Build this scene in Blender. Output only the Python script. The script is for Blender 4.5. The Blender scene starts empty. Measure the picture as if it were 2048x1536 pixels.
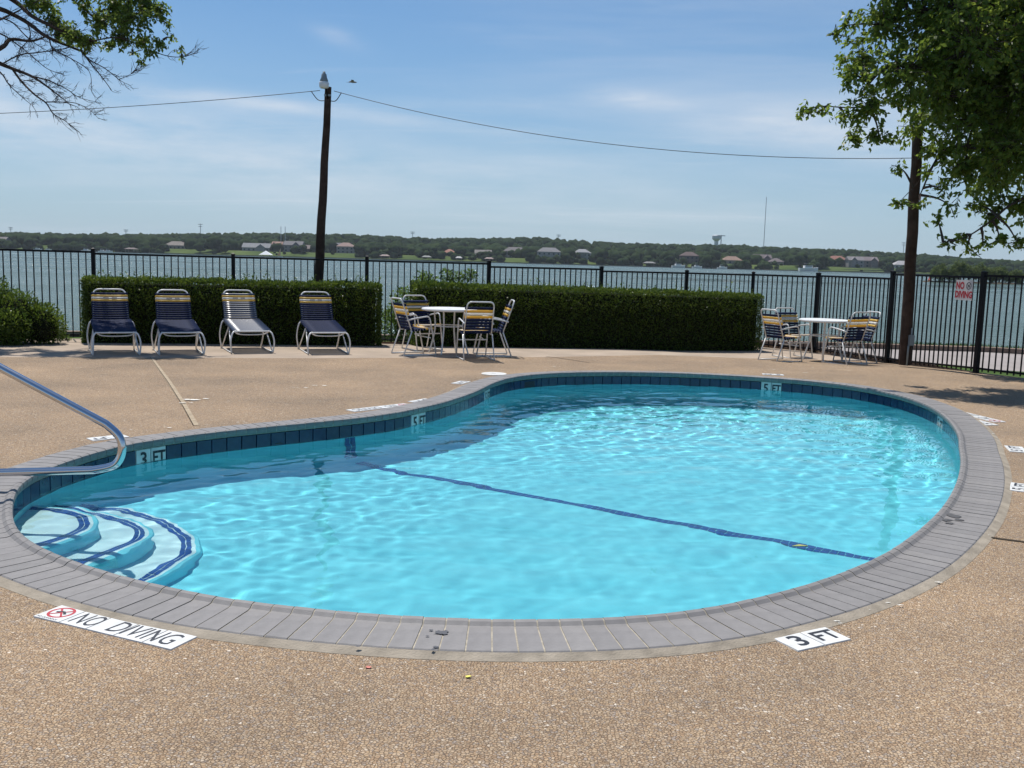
import bpy, bmesh, math, random
import numpy as np
from mathutils import Vector, Matrix, Euler, noise
from mathutils.geometry import delaunay_2d_cdt

PI = math.pi
R = math.radians
rnd = random.Random(7)
scene = bpy.context.scene
COL = scene.collection

# ------------------------------------------------------------------ camera
CAM_H, FOC, PITCH, ROLL = 1.55, 1950.0, R(7.25), R(1.55)
cam_d = bpy.data.cameras.new('camera')
cam_d.sensor_width = 36.0
cam_d.lens = 36.0 * FOC / 2048.0
cam_d.clip_start = 0.05
cam_d.clip_end = 20000
cam = bpy.data.objects.new('camera', cam_d)
CAM_R = Matrix.Rotation(PI / 2 - PITCH, 3, 'X') @ Matrix.Rotation(ROLL, 3, 'Z')
cam.matrix_world = Matrix.Translation((0, 0, CAM_H)) @ CAM_R.to_4x4()
COL.objects.link(cam)
scene.camera = cam

# ------------------------------------------------------------------ sky and sun
SUN_EL, SUN_AZ = R(67), R(-28)      # azimuth from +Y, negative = towards -X
world = bpy.data.worlds.new('World')
scene.world = world
world.use_nodes = True
wn, wl = world.node_tree.nodes, world.node_tree.links
wn.clear()
w_out = wn.new('ShaderNodeOutputWorld')
w_bg = wn.new('ShaderNodeBackground')
w_sky = wn.new('ShaderNodeTexSky')
w_sky.sky_type = 'NISHITA'
w_sky.sun_disc = False
w_sky.sun_elevation = SUN_EL
w_sky.sun_rotation = SUN_AZ
w_sky.altitude = 150
w_sky.air_density = 1.0
w_sky.dust_density = 0.25
w_sky.ozone_density = 2.2
w_bg.inputs['Strength'].default_value = 0.085
# thin cirrus, laid out on a flat cloud layer above the lake
tc = wn.new('ShaderNodeTexCoord')
sep = wn.new('ShaderNodeSeparateXYZ')
wl.new(tc.outputs['Generated'], sep.inputs[0])
def wmath(op, a, b=None):
    n = wn.new('ShaderNodeMath'); n.operation = op
    for i, v in enumerate((a, b)):
        if v is None: continue
        if isinstance(v, (int, float)): n.inputs[i].default_value = v
        else: wl.new(v, n.inputs[i])
    return n.outputs[0]
zc = wmath('ADD', wmath('MAXIMUM', sep.outputs[2], 0.0), 0.10)
cx = wmath('DIVIDE', sep.outputs[0], zc)
cy = wmath('DIVIDE', sep.outputs[1], zc)
comb = wn.new('ShaderNodeCombineXYZ')
wl.new(cx, comb.inputs[0]); wl.new(cy, comb.inputs[1])
def cloud(scale, rot, sx, sy, lo, hi, loc, detail=6, rough=0.55, dist=0.4):
    mp = wn.new('ShaderNodeMapping')
    mp.inputs['Rotation'].default_value = (0, 0, R(rot))
    mp.inputs['Scale'].default_value = (sx, sy, 1)
    mp.inputs['Location'].default_value = loc
    wl.new(comb.outputs[0], mp.inputs[0])
    t = wn.new('ShaderNodeTexNoise')
    t.inputs['Scale'].default_value = scale
    t.inputs['Detail'].default_value = detail
    t.inputs['Roughness'].default_value = rough
    t.inputs['Distortion'].default_value = dist
    wl.new(mp.outputs[0], t.inputs['Vector'])
    mr = wn.new('ShaderNodeMapRange')
    mr.interpolation_type = 'SMOOTHSTEP'
    mr.inputs[1].default_value = lo; mr.inputs[2].default_value = hi
    wl.new(t.outputs['Fac'], mr.inputs[0])
    return mr.outputs[0]
c1 = cloud(0.55, 12, 0.55, 1.5, 0.46, 0.82, (3.1, 0.4, 0))
c2 = cloud(1.7, -8, 0.35, 1.6, 0.55, 0.85, (0.7, 5.2, 0), 7, 0.6, 0.8)
cm = wmath('MINIMUM', wmath('ADD', wmath('MULTIPLY', c1, 0.40), wmath('MULTIPLY', c2, 0.30)), 0.7)
# the cirrus sheets and streaks that hang over the lake: (azimuth, elevation) tangents, half sizes, slope, strength
dyy = wmath('MAXIMUM', sep.outputs[1], 0.02)
s_az = wmath('DIVIDE', sep.outputs[0], dyy); s_el = wmath('DIVIDE', sep.outputs[2], dyy)
n_t = wn.new('ShaderNodeTexNoise'); n_t.inputs['Scale'].default_value = 9; n_t.inputs['Detail'].default_value = 8; n_t.inputs['Roughness'].default_value = 0.62
n_m = wn.new('ShaderNodeMapping'); n_m.inputs['Scale'].default_value = (0.6, 1, 3.4); n_m.inputs['Rotation'].default_value = (0, R(-7), 0)
wl.new(tc.outputs['Generated'], n_m.inputs[0]); wl.new(n_m.outputs[0], n_t.inputs['Vector'])
for (a0, e0, ra, rb, sl, amt) in [(-0.46, 0.125, 0.34, 0.050, -0.16, 0.62), (-0.20, 0.143, 0.25, 0.0075, -0.09, 0.42), (0.113, 0.163, 0.045, 0.009, -0.06, 0.62), (0.34, 0.135, 0.20, 0.028, -0.02, 0.60), (-0.08, 0.085, 0.40, 0.034, -0.05, 0.30), (-0.18, 0.214, 0.025, 0.009, -0.3, 0.30), (0.02, 0.155, 0.10, 0.010, 0.05, 0.18), (0.62, 0.20, 0.2, 0.05, 0.1, 0.5), (-0.85, 0.22, 0.3, 0.07, -0.1, 0.5)]:
    da = wmath('SUBTRACT', s_az, a0); de = wmath('SUBTRACT', wmath('SUBTRACT', s_el, e0), wmath('MULTIPLY', da, sl))
    q2 = wmath('ADD', wmath('POWER', wmath('DIVIDE', da, ra), 2.0), wmath('POWER', wmath('ABSOLUTE', wmath('DIVIDE', de, rb)), 2.0))
    body = wmath('POWER', 2.718, wmath('MULTIPLY', q2, -1.1))
    tex = wmath('MAXIMUM', wmath('MULTIPLY', wmath('SUBTRACT', n_t.outputs['Fac'], 0.27), 3.4), 0.0)
    cm = wmath('ADD', cm, wmath('MULTIPLY', wmath('MULTIPLY', body, tex), amt * 0.82))
cm = wmath('MINIMUM', cm, 0.85)
w_mix = wn.new('ShaderNodeMixRGB')
wl.new(cm, w_mix.inputs[0])
wl.new(w_sky.outputs[0], w_mix.inputs[1])
w_mix.inputs[2].default_value = (7.4, 7.9, 8.6, 1)
# moist air near the horizon: cooler and paler than the clean model sky
hz = wmath('POWER', wmath('SUBTRACT', 1.0, wmath('MINIMUM', wmath('MAXIMUM', sep.outputs[2], 0.0), 1.0)), 7.0)
w_tint = wn.new('ShaderNodeMixRGB'); w_tint.blend_type = 'MULTIPLY'; w_tint.inputs[0].default_value = 1.0
wl.new(w_sky.outputs[0], w_tint.inputs[1]); w_tint.inputs[2].default_value = (0.53, 0.82, 1.02, 1)
w_haze = wn.new('ShaderNodeMixRGB')
wl.new(wmath('MULTIPLY', hz, 0.93), w_haze.inputs[0])
wl.new(w_tint.outputs[0], w_haze.inputs[1]); w_haze.inputs[2].default_value = (4.3, 5.4, 6.5, 1)
wl.new(w_haze.outputs[0], w_mix.inputs[1])
wl.new(w_mix.outputs[0], w_bg.inputs['Color'])
wl.new(w_bg.outputs[0], w_out.inputs['Surface'])

sun_d = bpy.data.lights.new('sun', 'SUN')
sun_d.energy = 4.4
sun_d.angle = R(0.53)
sun_d.color = (1.0, 0.955, 0.89)
sun = bpy.data.objects.new('sun', sun_d)
to_sun = Vector((math.sin(SUN_AZ) * math.cos(SUN_EL), math.cos(SUN_AZ) * math.cos(SUN_EL), math.sin(SUN_EL)))
sun.rotation_euler = to_sun.to_track_quat('Z', 'Y').to_euler()
sun.location = to_sun * 60
COL.objects.link(sun)
sun_d.cycles.is_caustics_light = True

vs = scene.view_settings
vs.view_transform = 'Standard'
vs.look = 'None'
vs.exposure = 0.25
vs.gamma = 1.0
vs.use_curve_mapping = False
scene.cycles.use_denoising = True
scene.cycles.denoiser = 'OPENIMAGEDENOISE'
scene.cycles.max_bounces = 14
scene.cycles.diffuse_bounces = 6
scene.cycles.glossy_bounces = 4
scene.cycles.transmission_bounces = 8
scene.cycles.transparent_max_bounces = 8
scene.cycles.caustics_reflective = False
scene.cycles.caustics_refractive = True
scene.cycles.sample_clamp_indirect = 8
scene.cycles.blur_glossy = 0.5

# ------------------------------------------------------------------ survey helpers
CAM_P = Vector((0, 0, CAM_H))
def ray(px, py):
    return (CAM_R @ Vector(((px - 1024) / FOC, -(py - 768) / FOC, -1))).normalized()
def at(px, py, Y):
    d = ray(px, py); return CAM_P + d * (Y / d.y)
def gnd(px, py, z=0.0):
    d = ray(px, py); return CAM_P + d * ((z - CAM_H) / d.z)

# ------------------------------------------------------------------ object helpers
def link(name, me, parent=None, mat=None):
    o = bpy.data.objects.new(name, me)
    COL.objects.link(o)
    if parent is not None: o.parent = parent
    if mat is not None and me is not None and len(me.materials) == 0: me.materials.append(mat)
    return o
def tag(o, label=None, cat=None, group=None, kind=None):
    if label: o['label'] = label
    if cat: o['category'] = cat
    if group: o['group'] = group
    if kind: o['kind'] = kind
    return o
def thing(name, label, cat, loc=(0, 0, 0), rz=0.0, group=None):
    o = bpy.data.objects.new(name, None)
    COL.objects.link(o)
    o.empty_display_size = 0.2
    o.location = loc; o.rotation_euler = (0, 0, rz)
    return tag(o, label, cat, group)
def copy_tree(o, parent=None):
    c = o.copy(); COL.objects.link(c); c.parent = parent
    for ch in list(o.children): copy_tree(ch, c)
    return c

class MB:
    """collects faces for one mesh"""
    def __init__(s): s.v = []; s.f = []; s.m = []
    def add(s, vs, fs, mi=0):
        n = len(s.v); s.v += [tuple(v) for v in vs]
        s.f += [tuple(i + n for i in f) for f in fs]; s.m += [mi] * len(fs)
        return s
    def box(s, c, size, rot=None, mi=0):
        hx, hy, hz = size[0] / 2, size[1] / 2, size[2] / 2
        vs = [Vector((x, y, z)) for x in (-hx, hx) for y in (-hy, hy) for z in (-hz, hz)]
        if rot is not None: vs = [rot @ v for v in vs]
        c = Vector(c)
        return s.add([c + v for v in vs], [(0, 1, 3, 2), (4, 6, 7, 5), (0, 4, 5, 1), (2, 3, 7, 6), (0, 2, 6, 4), (1, 5, 7, 3)], mi)
    def prism(s, poly, z0, z1, mi=0):
        n = len(poly)
        vs = [(p[0], p[1], z0) for p in poly] + [(p[0], p[1], z1) for p in poly]
        fs = [tuple(range(n - 1, -1, -1)), tuple(range(n, 2 * n))] + [(i, (i + 1) % n, n + (i + 1) % n, n + i) for i in range(n)]
        return s.add(vs, fs, mi)
    def tube(s, pts, r, n=8, mi=0, caps=True, closed=False):
        pts = [Vector(p) for p in pts]
        k = len(pts)
        rs = r if isinstance(r, (list, tuple)) else [r] * k
        vs, fs = [], []
        up = None
        for i, p in enumerate(pts):
            if closed: t = pts[(i + 1) % k] - pts[i - 1]
            else: t = pts[min(i + 1, k - 1)] - pts[max(i - 1, 0)]
            if t.length < 1e-9: t = Vector((0, 0, 1))
            t.normalize()
            if up is None:
                up = Vector((0, 0, 1)) if abs(t.z) < 0.9 else Vector((1, 0, 0))
            a = t.cross(up)
            if a.length < 1e-6: a = t.orthogonal()
            a.normalize(); b = t.cross(a); up = -b if False else up
            up = b.cross(t) if False else (a.cross(t))
            for j in range(n):
                th = 2 * PI * j / n
                vs.append(p + (a * math.cos(th) + b * math.sin(th)) * rs[i])
        m = k if closed else k - 1
        for i in range(m):
            for j in range(n):
                i2 = (i + 1) % k
                fs.append((i * n + j, i * n + (j + 1) % n, i2 * n + (j + 1) % n, i2 * n + j))
        if caps and not closed:
            fs.append(tuple(range(n - 1, -1, -1)))
            fs.append(tuple((k - 1) * n + j for j in range(n)))
        return s.add(vs, fs, mi)
    def lathe(s, prof, c=(0, 0, 0), n=20, mi=0):
        vs, fs = [], []
        for (r, z) in prof:
            for j in range(n):
                th = 2 * PI * j / n
                vs.append((c[0] + r * math.cos(th), c[1] + r * math.sin(th), c[2] + z))
        for i in range(len(prof) - 1):
            for j in range(n):
                fs.append((i * n + j, i * n + (j + 1) % n, (i + 1) * n + (j + 1) % n, (i + 1) * n + j))
        fs.append(tuple(range(n - 1, -1, -1)))
        fs.append(tuple((len(prof) - 1) * n + j for j in range(n)))
        return s.add(vs, fs, mi)
    def mesh(s, name, mats, smooth=False, fix=True):
        me = bpy.data.meshes.new(name)
        me.from_pydata(s.v, [], s.f)
        for m in (mats if isinstance(mats, (list, tuple)) else [mats]):
            me.materials.append(m)
        if len(me.materials) > 1: me.polygons.foreach_set('material_index', s.m)
        if fix:
            bm = bmesh.new(); bm.from_mesh(me)
            bmesh.ops.recalc_face_normals(bm, faces=bm.faces)
            bm.to_mesh(me); bm.free()
        if smooth: me.shade_smooth()
        me.update()
        return me
    def build(s, name, mats, parent=None, smooth=False, fix=True):
        return link(name, s.mesh(name, mats, smooth, fix), parent)

def bend(pts, rad=0.05, n=4):
    """polyline with rounded corners"""
    pts = [Vector(p) for p in pts]
    out = [pts[0]]
    for i in range(1, len(pts) - 1):
        a, b, c = pts[i - 1], pts[i], pts[i + 1]
        r = min(rad, (a - b).length * 0.48, (c - b).length * 0.48)
        p0 = b + (a - b).normalized() * r; p1 = b + (c - b).normalized() * r
        for k in range(n + 1):
            t = k / n
            out.append(p0 * (1 - t) ** 2 + b * 2 * t * (1 - t) + p1 * t * t)
    out.append(pts[-1])
    return out
def catmull(P, per=8, closed=False):
    P = [Vector(p) for p in P]; n = len(P); out = []
    for i in range(n if closed else n - 1):
        if closed: a, b, c, d = P[i - 1], P[i], P[(i + 1) % n], P[(i + 2) % n]
        else: a, b, c, d = P[max(i - 1, 0)], P[i], P[i + 1], P[min(i + 2, n - 1)]
        for k in range(per):
            t = k / per
            out.append(0.5 * ((2 * b) + (c - a) * t + (2 * a - 5 * b + 4 * c - d) * t * t + (3 * b - a - 3 * c + d) * t ** 3))
    if not closed: out.append(P[-1])
    return out
def smoothstep(a, b, x):
    t = max(0.0, min(1.0, (x - a) / (b - a))); return t * t * (3 - 2 * t)

# ------------------------------------------------------------------ materials
def new_mat(name):
    m = bpy.data.materials.new(name); m.use_nodes = True
    return m, m.node_tree.nodes, m.node_tree.links, m.node_tree.nodes['Principled BSDF']
def setp(b, **k):
    for a, v in k.items():
        b.inputs[a.replace('_', ' ')].default_value = v
def simple(name, col, rough=0.5, metal=0.0, spec=0.5, vary=0.0, vscale=8.0, bump=0.0, bscale=60.0, coat=0.0, col2=None):
    m, n, l, b = new_mat(name)
    c4 = (*col, 1)
    setp(b, Base_Color=c4, Roughness=rough, Metallic=metal)
    b.inputs['Specular IOR Level'].default_value = spec
    b.inputs['Coat Weight'].default_value = coat
    if vary > 0 or col2:
        tc = n.new('ShaderNodeTexCoord'); t = n.new('ShaderNodeTexNoise')
        t.inputs['Scale'].default_value = vscale; t.inputs['Detail'].default_value = 5
        l.new(tc.outputs['Object'], t.inputs['Vector'])
        r = n.new('ShaderNodeValToRGB')
        c2 = col2 if col2 else tuple(c * (1 + vary) for c in col)
        r.color_ramp.elements[0].color = (*(c * (1 - vary) for c in col), 1); r.color_ramp.elements[0].position = 0.3
        r.color_ramp.elements[1].color = (*c2, 1); r.color_ramp.elements[1].position = 0.7
        l.new(t.outputs['Fac'], r.inputs[0]); l.new(r.outputs[0], b.inputs['Base Color'])
    if bump > 0:
        tc = n.new('ShaderNodeTexCoord'); t = n.new('ShaderNodeTexNoise')
        t.inputs['Scale'].default_value = bscale; t.inputs['Detail'].default_value = 4
        l.new(tc.outputs['Object'], t.inputs['Vector'])
        bp = n.new('ShaderNodeBump'); bp.inputs['Strength'].default_value = bump; bp.inputs['Distance'].default_value = 0.01
        l.new(t.outputs['Fac'], bp.inputs['Height']); l.new(bp.outputs[0], b.inputs['Normal'])
    return m
def piece_mat(name, cols, rough=0.5, spec=0.5, bump=0.15, bscale=120, noise_scale=14, noise_amt=0.25):
    """colour differs from piece to piece (random per object) with a mottled grain"""
    m, n, l, b = new_mat(name)
    oi = n.new('ShaderNodeObjectInfo'); r = n.new('ShaderNodeValToRGB')
    while len(r.color_ramp.elements) < len(cols): r.color_ramp.elements.new(0.5)
    for i, c in enumerate(cols):
        r.color_ramp.elements[i].position = i / (len(cols) - 1); r.color_ramp.elements[i].color = (*c, 1)
    l.new(oi.outputs['Random'], r.inputs[0])
    tc = n.new('ShaderNodeTexCoord'); t = n.new('ShaderNodeTexNoise')
    t.inputs['Scale'].default_value = noise_scale; t.inputs['Detail'].default_value = 6
    l.new(tc.outputs['Object'], t.inputs['Vector'])
    mr = n.new('ShaderNodeMapRange'); mr.inputs[1].default_value = 0.3; mr.inputs[2].default_value = 0.7
    mr.inputs[3].default_value = 1 - noise_amt; mr.inputs[4].default_value = 1 + noise_amt
    l.new(t.outputs['Fac'], mr.inputs[0])
    mx = n.new('ShaderNodeVectorMath'); mx.operation = 'SCALE'
    l.new(r.outputs[0], mx.inputs[0]); l.new(mr.outputs[0], mx.inputs['Scale'])
    l.new(mx.outputs[0], b.inputs['Base Color'])
    setp(b, Roughness=rough); b.inputs['Specular IOR Level'].default_value = spec
    if bump:
        t2 = n.new('ShaderNodeTexNoise'); t2.inputs['Scale'].default_value = bscale
        l.new(tc.outputs['Object'], t2.inputs['Vector'])
        bp = n.new('ShaderNodeBump'); bp.inputs['Strength'].default_value = bump; bp.inputs['Distance'].default_value = 0.004
        l.new(t2.outputs['Fac'], bp.inputs['Height']); l.new(bp.outputs[0], b.inputs['Normal'])
    return m

def aggregate_mat():
    """exposed pebble aggregate: stones of mixed tan, brown, grey and white in mortar"""
    m, n, l, b = new_mat('exposed_aggregate')
    tc = n.new('ShaderNodeTexCoord')
    mp = n.new('ShaderNodeMapping'); l.new(tc.outputs['Object'], mp.inputs[0])
    wob = n.new('ShaderNodeTexNoise'); wob.inputs['Scale'].default_value = 60
    l.new(mp.outputs[0], wob.inputs['Vector'])
    wa = n.new('ShaderNodeVectorMath'); wa.operation = 'MULTIPLY_ADD'
    l.new(wob.outputs['Color'], wa.inputs[0]); wa.inputs[1].default_value = (0.008, 0.008, 0); l.new(mp.outputs[0], wa.inputs[2])
    v1 = n.new('ShaderNodeTexVoronoi'); v1.inputs['Scale'].default_value = 82
    v2 = n.new('ShaderNodeTexVoronoi'); v2.inputs['Scale'].default_value = 82; v2.feature = 'DISTANCE_TO_EDGE'
    for v in (v1, v2):
        v.voronoi_dimensions = '2D'; l.new(wa.outputs[0], v.inputs['Vector'])
    v3 = n.new('ShaderNodeTexVoronoi'); v3.voronoi_dimensions = '2D'; v3.inputs['Scale'].default_value = 137; l.new(wa.outputs[0], v3.inputs['Vector'])
    pick = n.new('ShaderNodeTexNoise'); pick.inputs['Scale'].default_value = 34; pick.inputs['Detail'].default_value = 2; l.new(mp.outputs[0], pick.inputs['Vector'])
    pk = n.new('ShaderNodeMath'); pk.operation = 'GREATER_THAN'; pk.inputs[1].default_value = 0.5; l.new(pick.outputs['Fac'], pk.inputs[0])
    vm = n.new('ShaderNodeMixRGB'); l.new(pk.outputs[0], vm.inputs[0]); l.new(v1.outputs['Color'], vm.inputs[1]); l.new(v3.outputs['Color'], vm.inputs[2])
    sc = n.new('ShaderNodeSeparateColor'); l.new(vm.outputs[0], sc.inputs[0])
    r = n.new('ShaderNodeValToRGB'); r.color_ramp.interpolation = 'CONSTANT'
    stops = [(0, (0.255, 0.186, 0.126)), (0.16, (0.352, 0.272, 0.190)), (0.34, (0.310, 0.222, 0.146)), (0.5, (0.398, 0.315, 0.226)),
             (0.64, (0.222, 0.176, 0.138)), (0.72, (0.370, 0.278, 0.182)), (0.84, (0.282, 0.244, 0.212)), (0.94, (0.440, 0.375, 0.298)), (0.992, (0.58, 0.53, 0.46))]
    while len(r.color_ramp.elements) < len(stops): r.color_ramp.elements.new(0.5)
    for e, (p, c) in zip(r.color_ramp.elements, stops): e.position = p; e.color = (*c, 1)
    l.new(sc.outputs[0], r.inputs[0])
    er = n.new('ShaderNodeMapRange'); er.inputs[1].default_value = 0.0; er.inputs[2].default_value = 0.16
    l.new(v2.outputs['Distance'], er.inputs[0])
    crev = n.new('ShaderNodeTexNoise'); crev.inputs['Scale'].default_value = 75; crev.inputs['Detail'].default_value = 4; l.new(mp.outputs[0], crev.inputs['Vector'])
    cr = n.new('ShaderNodeMapRange'); cr.inputs[1].default_value = 0.42; cr.inputs[2].default_value = 0.60; l.new(crev.outputs['Fac'], cr.inputs[0])
    em = n.new('ShaderNodeMath'); em.operation = 'MAXIMUM'; l.new(er.outputs[0], em.inputs[0]); l.new(cr.outputs[0], em.inputs[1])
    mx = n.new('ShaderNodeMixRGB'); l.new(em.outputs[0], mx.inputs[0]); mx.inputs[1].default_value = (0.125, 0.092, 0.064, 1)
    l.new(r.outputs[0], mx.inputs[2])
    # broad weathering
    big = n.new('ShaderNodeTexNoise'); big.inputs['Scale'].default_value = 0.7; big.inputs['Detail'].default_value = 8; big.inputs['Roughness'].default_value = 0.62
    l.new(mp.outputs[0], big.inputs['Vector'])
    br = n.new('ShaderNodeValToRGB'); br.color_ramp.elements[0].color = (0.87, 0.85, 0.83, 1); br.color_ramp.elements[1].color = (1.40, 1.30, 1.18, 1)
    br.color_ramp.elements[0].position = 0.3; br.color_ramp.elements[1].position = 0.72
    l.new(big.outputs['Fac'], br.inputs[0])
    mm = n.new('ShaderNodeMixRGB'); mm.blend_type = 'MULTIPLY'; mm.inputs[0].default_value = 1
    l.new(mx.outputs[0], mm.inputs[1]); l.new(br.outputs[0], mm.inputs[2])
    # dark stain spots
    st = n.new('ShaderNodeTexNoise'); st.inputs['Scale'].default_value = 2.3; st.inputs['Detail'].default_value = 9; st.inputs['Roughness'].default_value = 0.7
    l.new(mp.outputs[0], st.inputs['Vector'])
    sr = n.new('ShaderNodeMapRange'); sr.inputs[1].default_value = 0.60; sr.inputs[2].default_value = 0.80; sr.inputs[4].default_value = 0.45
    l.new(st.outputs['Fac'], sr.inputs[0])
    m3 = n.new('ShaderNodeMixRGB'); l.new(sr.outputs[0], m3.inputs[0]); l.new(mm.outputs[0], m3.inputs[1]); m3.inputs[2].default_value = (0.17, 0.13, 0.10, 1)
    l.new(m3.outputs[0], b.inputs['Base Color'])
    hm = n.new('ShaderNodeMath'); hm.operation = 'MULTIPLY_ADD'; l.new(er.outputs[0], hm.inputs[0]); hm.inputs[1].default_value = 1.0; l.new(sc.outputs[1], hm.inputs[2])
    bp = n.new('ShaderNodeBump'); bp.inputs['Strength'].default_value = 0.7; bp.inputs['Distance'].default_value = 0.005
    l.new(hm.outputs[0], bp.inputs['Height']); l.new(bp.outputs[0], b.inputs['Normal'])
    setp(b, Roughness=0.85); b.inputs['Specular IOR Level'].default_value = 0.2
    return m

def leaf_mat(name, c_dark, c_light, trans=0.35, rough=0.45, spec=0.3, patch=2.2):
    m, n, l, b = new_mat(name)
    g = n.new('ShaderNodeNewGeometry'); r = n.new('ShaderNodeValToRGB')
    r.color_ramp.elements[0].color = (*c_dark, 1); r.color_ramp.elements[1].color = (*c_light, 1)
    tc = n.new('ShaderNodeTexCoord'); pn = n.new('ShaderNodeTexNoise'); pn.inputs['Scale'].default_value = patch; pn.inputs['Detail'].default_value = 3
    l.new(tc.outputs['Object'], pn.inputs['Vector'])
    mh = n.new('ShaderNodeMath'); mh.operation = 'MULTIPLY_ADD'; mh.use_clamp = True
    l.new(pn.outputs['Fac'], mh.inputs[0]); mh.inputs[1].default_value = 1.5; mh.inputs[2].default_value = -0.75
    ma = n.new('ShaderNodeMath'); ma.operation = 'ADD'; ma.use_clamp = True
    ms = n.new('ShaderNodeMath'); ms.operation = 'MULTIPLY'; l.new(g.outputs['Random Per Island'], ms.inputs[0]); ms.inputs[1].default_value = 0.75
    l.new(ms.outputs[0], ma.inputs[0]); l.new(mh.outputs[0], ma.inputs[1])
    l.new(ma.outputs[0], r.inputs[0])
    l.new(r.outputs[0], b.inputs['Base Color'])
    setp(b, Roughness=rough); b.inputs['Specular IOR Level'].default_value = spec
    t = n.new('ShaderNodeBsdfTranslucent')
    hs = n.new('ShaderNodeHueSaturation'); hs.inputs['Value'].default_value = 1.9; hs.inputs['Hue'].default_value = 0.485
    l.new(r.outputs[0], hs.inputs['Color']); l.new(hs.outputs[0], t.inputs['Color'])
    mx = n.new('ShaderNodeMixShader'); mx.inputs[0].default_value = trans
    l.new(b.outputs[0], mx.inputs[1]); l.new(t.outputs[0], mx.inputs[2])
    l.new(mx.outputs[0], n['Material Output'].inputs['Surface'])
    return m

M = {}
M['aggregate'] = aggregate_mat()
M['concrete'] = simple('brushed_concrete', (0.365, 0.295, 0.23), 0.9, spec=0.2, vary=0.16, vscale=1.6, bump=0.35, bscale=160)
M['mortar'] = simple('deck_mortar', (0.31, 0.27, 0.215), 0.95, spec=0.1, vary=0.25, vscale=9, bump=0.5, bscale=90)
M['caulk'] = simple('white_caulk', (0.74, 0.72, 0.66), 0.8, spec=0.2, vary=0.12, vscale=40)
M['coping'] = piece_mat('coping_brick', [(0.190, 0.181, 0.176), (0.214, 0.203, 0.197), (0.203, 0.193, 0.189), (0.228, 0.216, 0.208)], 0.62, 0.4, 0.2, 150, 22, 0.10)
M['grout'] = simple('grout', (0.37, 0.335, 0.27), 0.95, spec=0.1, vary=0.25, vscale=30)
M['navy_tile'] = piece_mat('navy_tile', [(0.006, 0.022, 0.060), (0.010, 0.034, 0.085), (0.008, 0.028, 0.072), (0.013, 0.040, 0.092)], 0.18, 0.5, 0.05, 30, 20, 0.18)
M['blue_tile'] = simple('blue_mosaic', (0.012, 0.055, 0.26), 0.25, vary=0.35, vscale=30)
M['marker_tile'] = simple('white_ceramic', (0.66, 0.66, 0.63), 0.4, vary=0.14, vscale=11, col2=(0.76, 0.76, 0.74))
M['black_ink'] = simple('black_lettering', (0.018, 0.02, 0.028), 0.5)
M['red_ink'] = simple('red_lettering', (0.42, 0.022, 0.035), 0.5)
M['white_metal'] = simple('white_painted_metal', (0.72, 0.72, 0.70), 0.32, vary=0.06, vscale=20, coat=0.2)
M['black_metal'] = simple('black_painted_metal', (0.006, 0.006, 0.008), 0.5, spec=0.18, vary=0.3, vscale=15)
M['steel'] = simple('polished_steel', (0.62, 0.63, 0.66), 0.13, 1.0)
M['navy_vinyl'] = simple('navy_vinyl', (0.008, 0.016, 0.052), 0.6, spec=0.12, vary=0.2, vscale=12)
M['yellow_vinyl'] = simple('yellow_vinyl', (0.74, 0.49, 0.09), 0.38, vary=0.1, vscale=12)
M['white_vinyl'] = simple('white_vinyl', (0.80, 0.78, 0.74), 0.38, vary=0.05, vscale=12)
for _k in ('yellow_vinyl', 'white_vinyl'):
    _n, _l = M[_k].node_tree.nodes, M[_k].node_tree.links
    _t = _n.new('ShaderNodeBsdfTranslucent'); _t.inputs['Color'].default_value = (0.85, 0.60, 0.16, 1) if _k[0] == 'y' else (0.85, 0.83, 0.78, 1)
    _m = _n.new('ShaderNodeMixShader'); _m.inputs[0].default_value = 0.38
    _l.new(_n['Principled BSDF'].outputs[0], _m.inputs[1]); _l.new(_t.outputs[0], _m.inputs[2]); _l.new(_m.outputs[0], _n['Material Output'].inputs['Surface'])
M['table_top'] = simple('table_top', (0.74, 0.74, 0.73), 0.4, vary=0.05, vscale=6)
M['pole_wood'] = simple('weathered_pole_wood', (0.052, 0.034, 0.026), 0.9, spec=0.15, vary=0.35, vscale=7, bump=0.6, bscale=35)
M['wire'] = simple('wire', (0.02, 0.02, 0.022), 0.6)
M['bark'] = simple('bark', (0.055, 0.042, 0.036), 0.95, spec=0.1, vary=0.3, vscale=12, bump=0.8, bscale=40)
M['grass'] = simple('mown_grass', (0.055, 0.095, 0.022), 0.95, spec=0.1, vary=0.35, vscale=3)
M['road'] = simple('worn_road', (0.30, 0.27, 0.255), 0.9, spec=0.15, vary=0.12, vscale=1.1, bump=0.3, bscale=70)
M['kerb'] = simple('kerb_concrete', (0.23, 0.17, 0.135), 0.9, spec=0.15, vary=0.2, vscale=3, bump=0.3, bscale=40)
M['soil'] = simple('soil', (0.10, 0.075, 0.05), 0.95, spec=0.1, vary=0.3, vscale=5)

# ================================================================== SETTING
def deck_z(x, y):
    k = 1.6 * smoothstep(2.0, 5.0, x)
    return -0.11 * smoothstep(16.6 - k, 19.6 - k, y)

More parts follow.
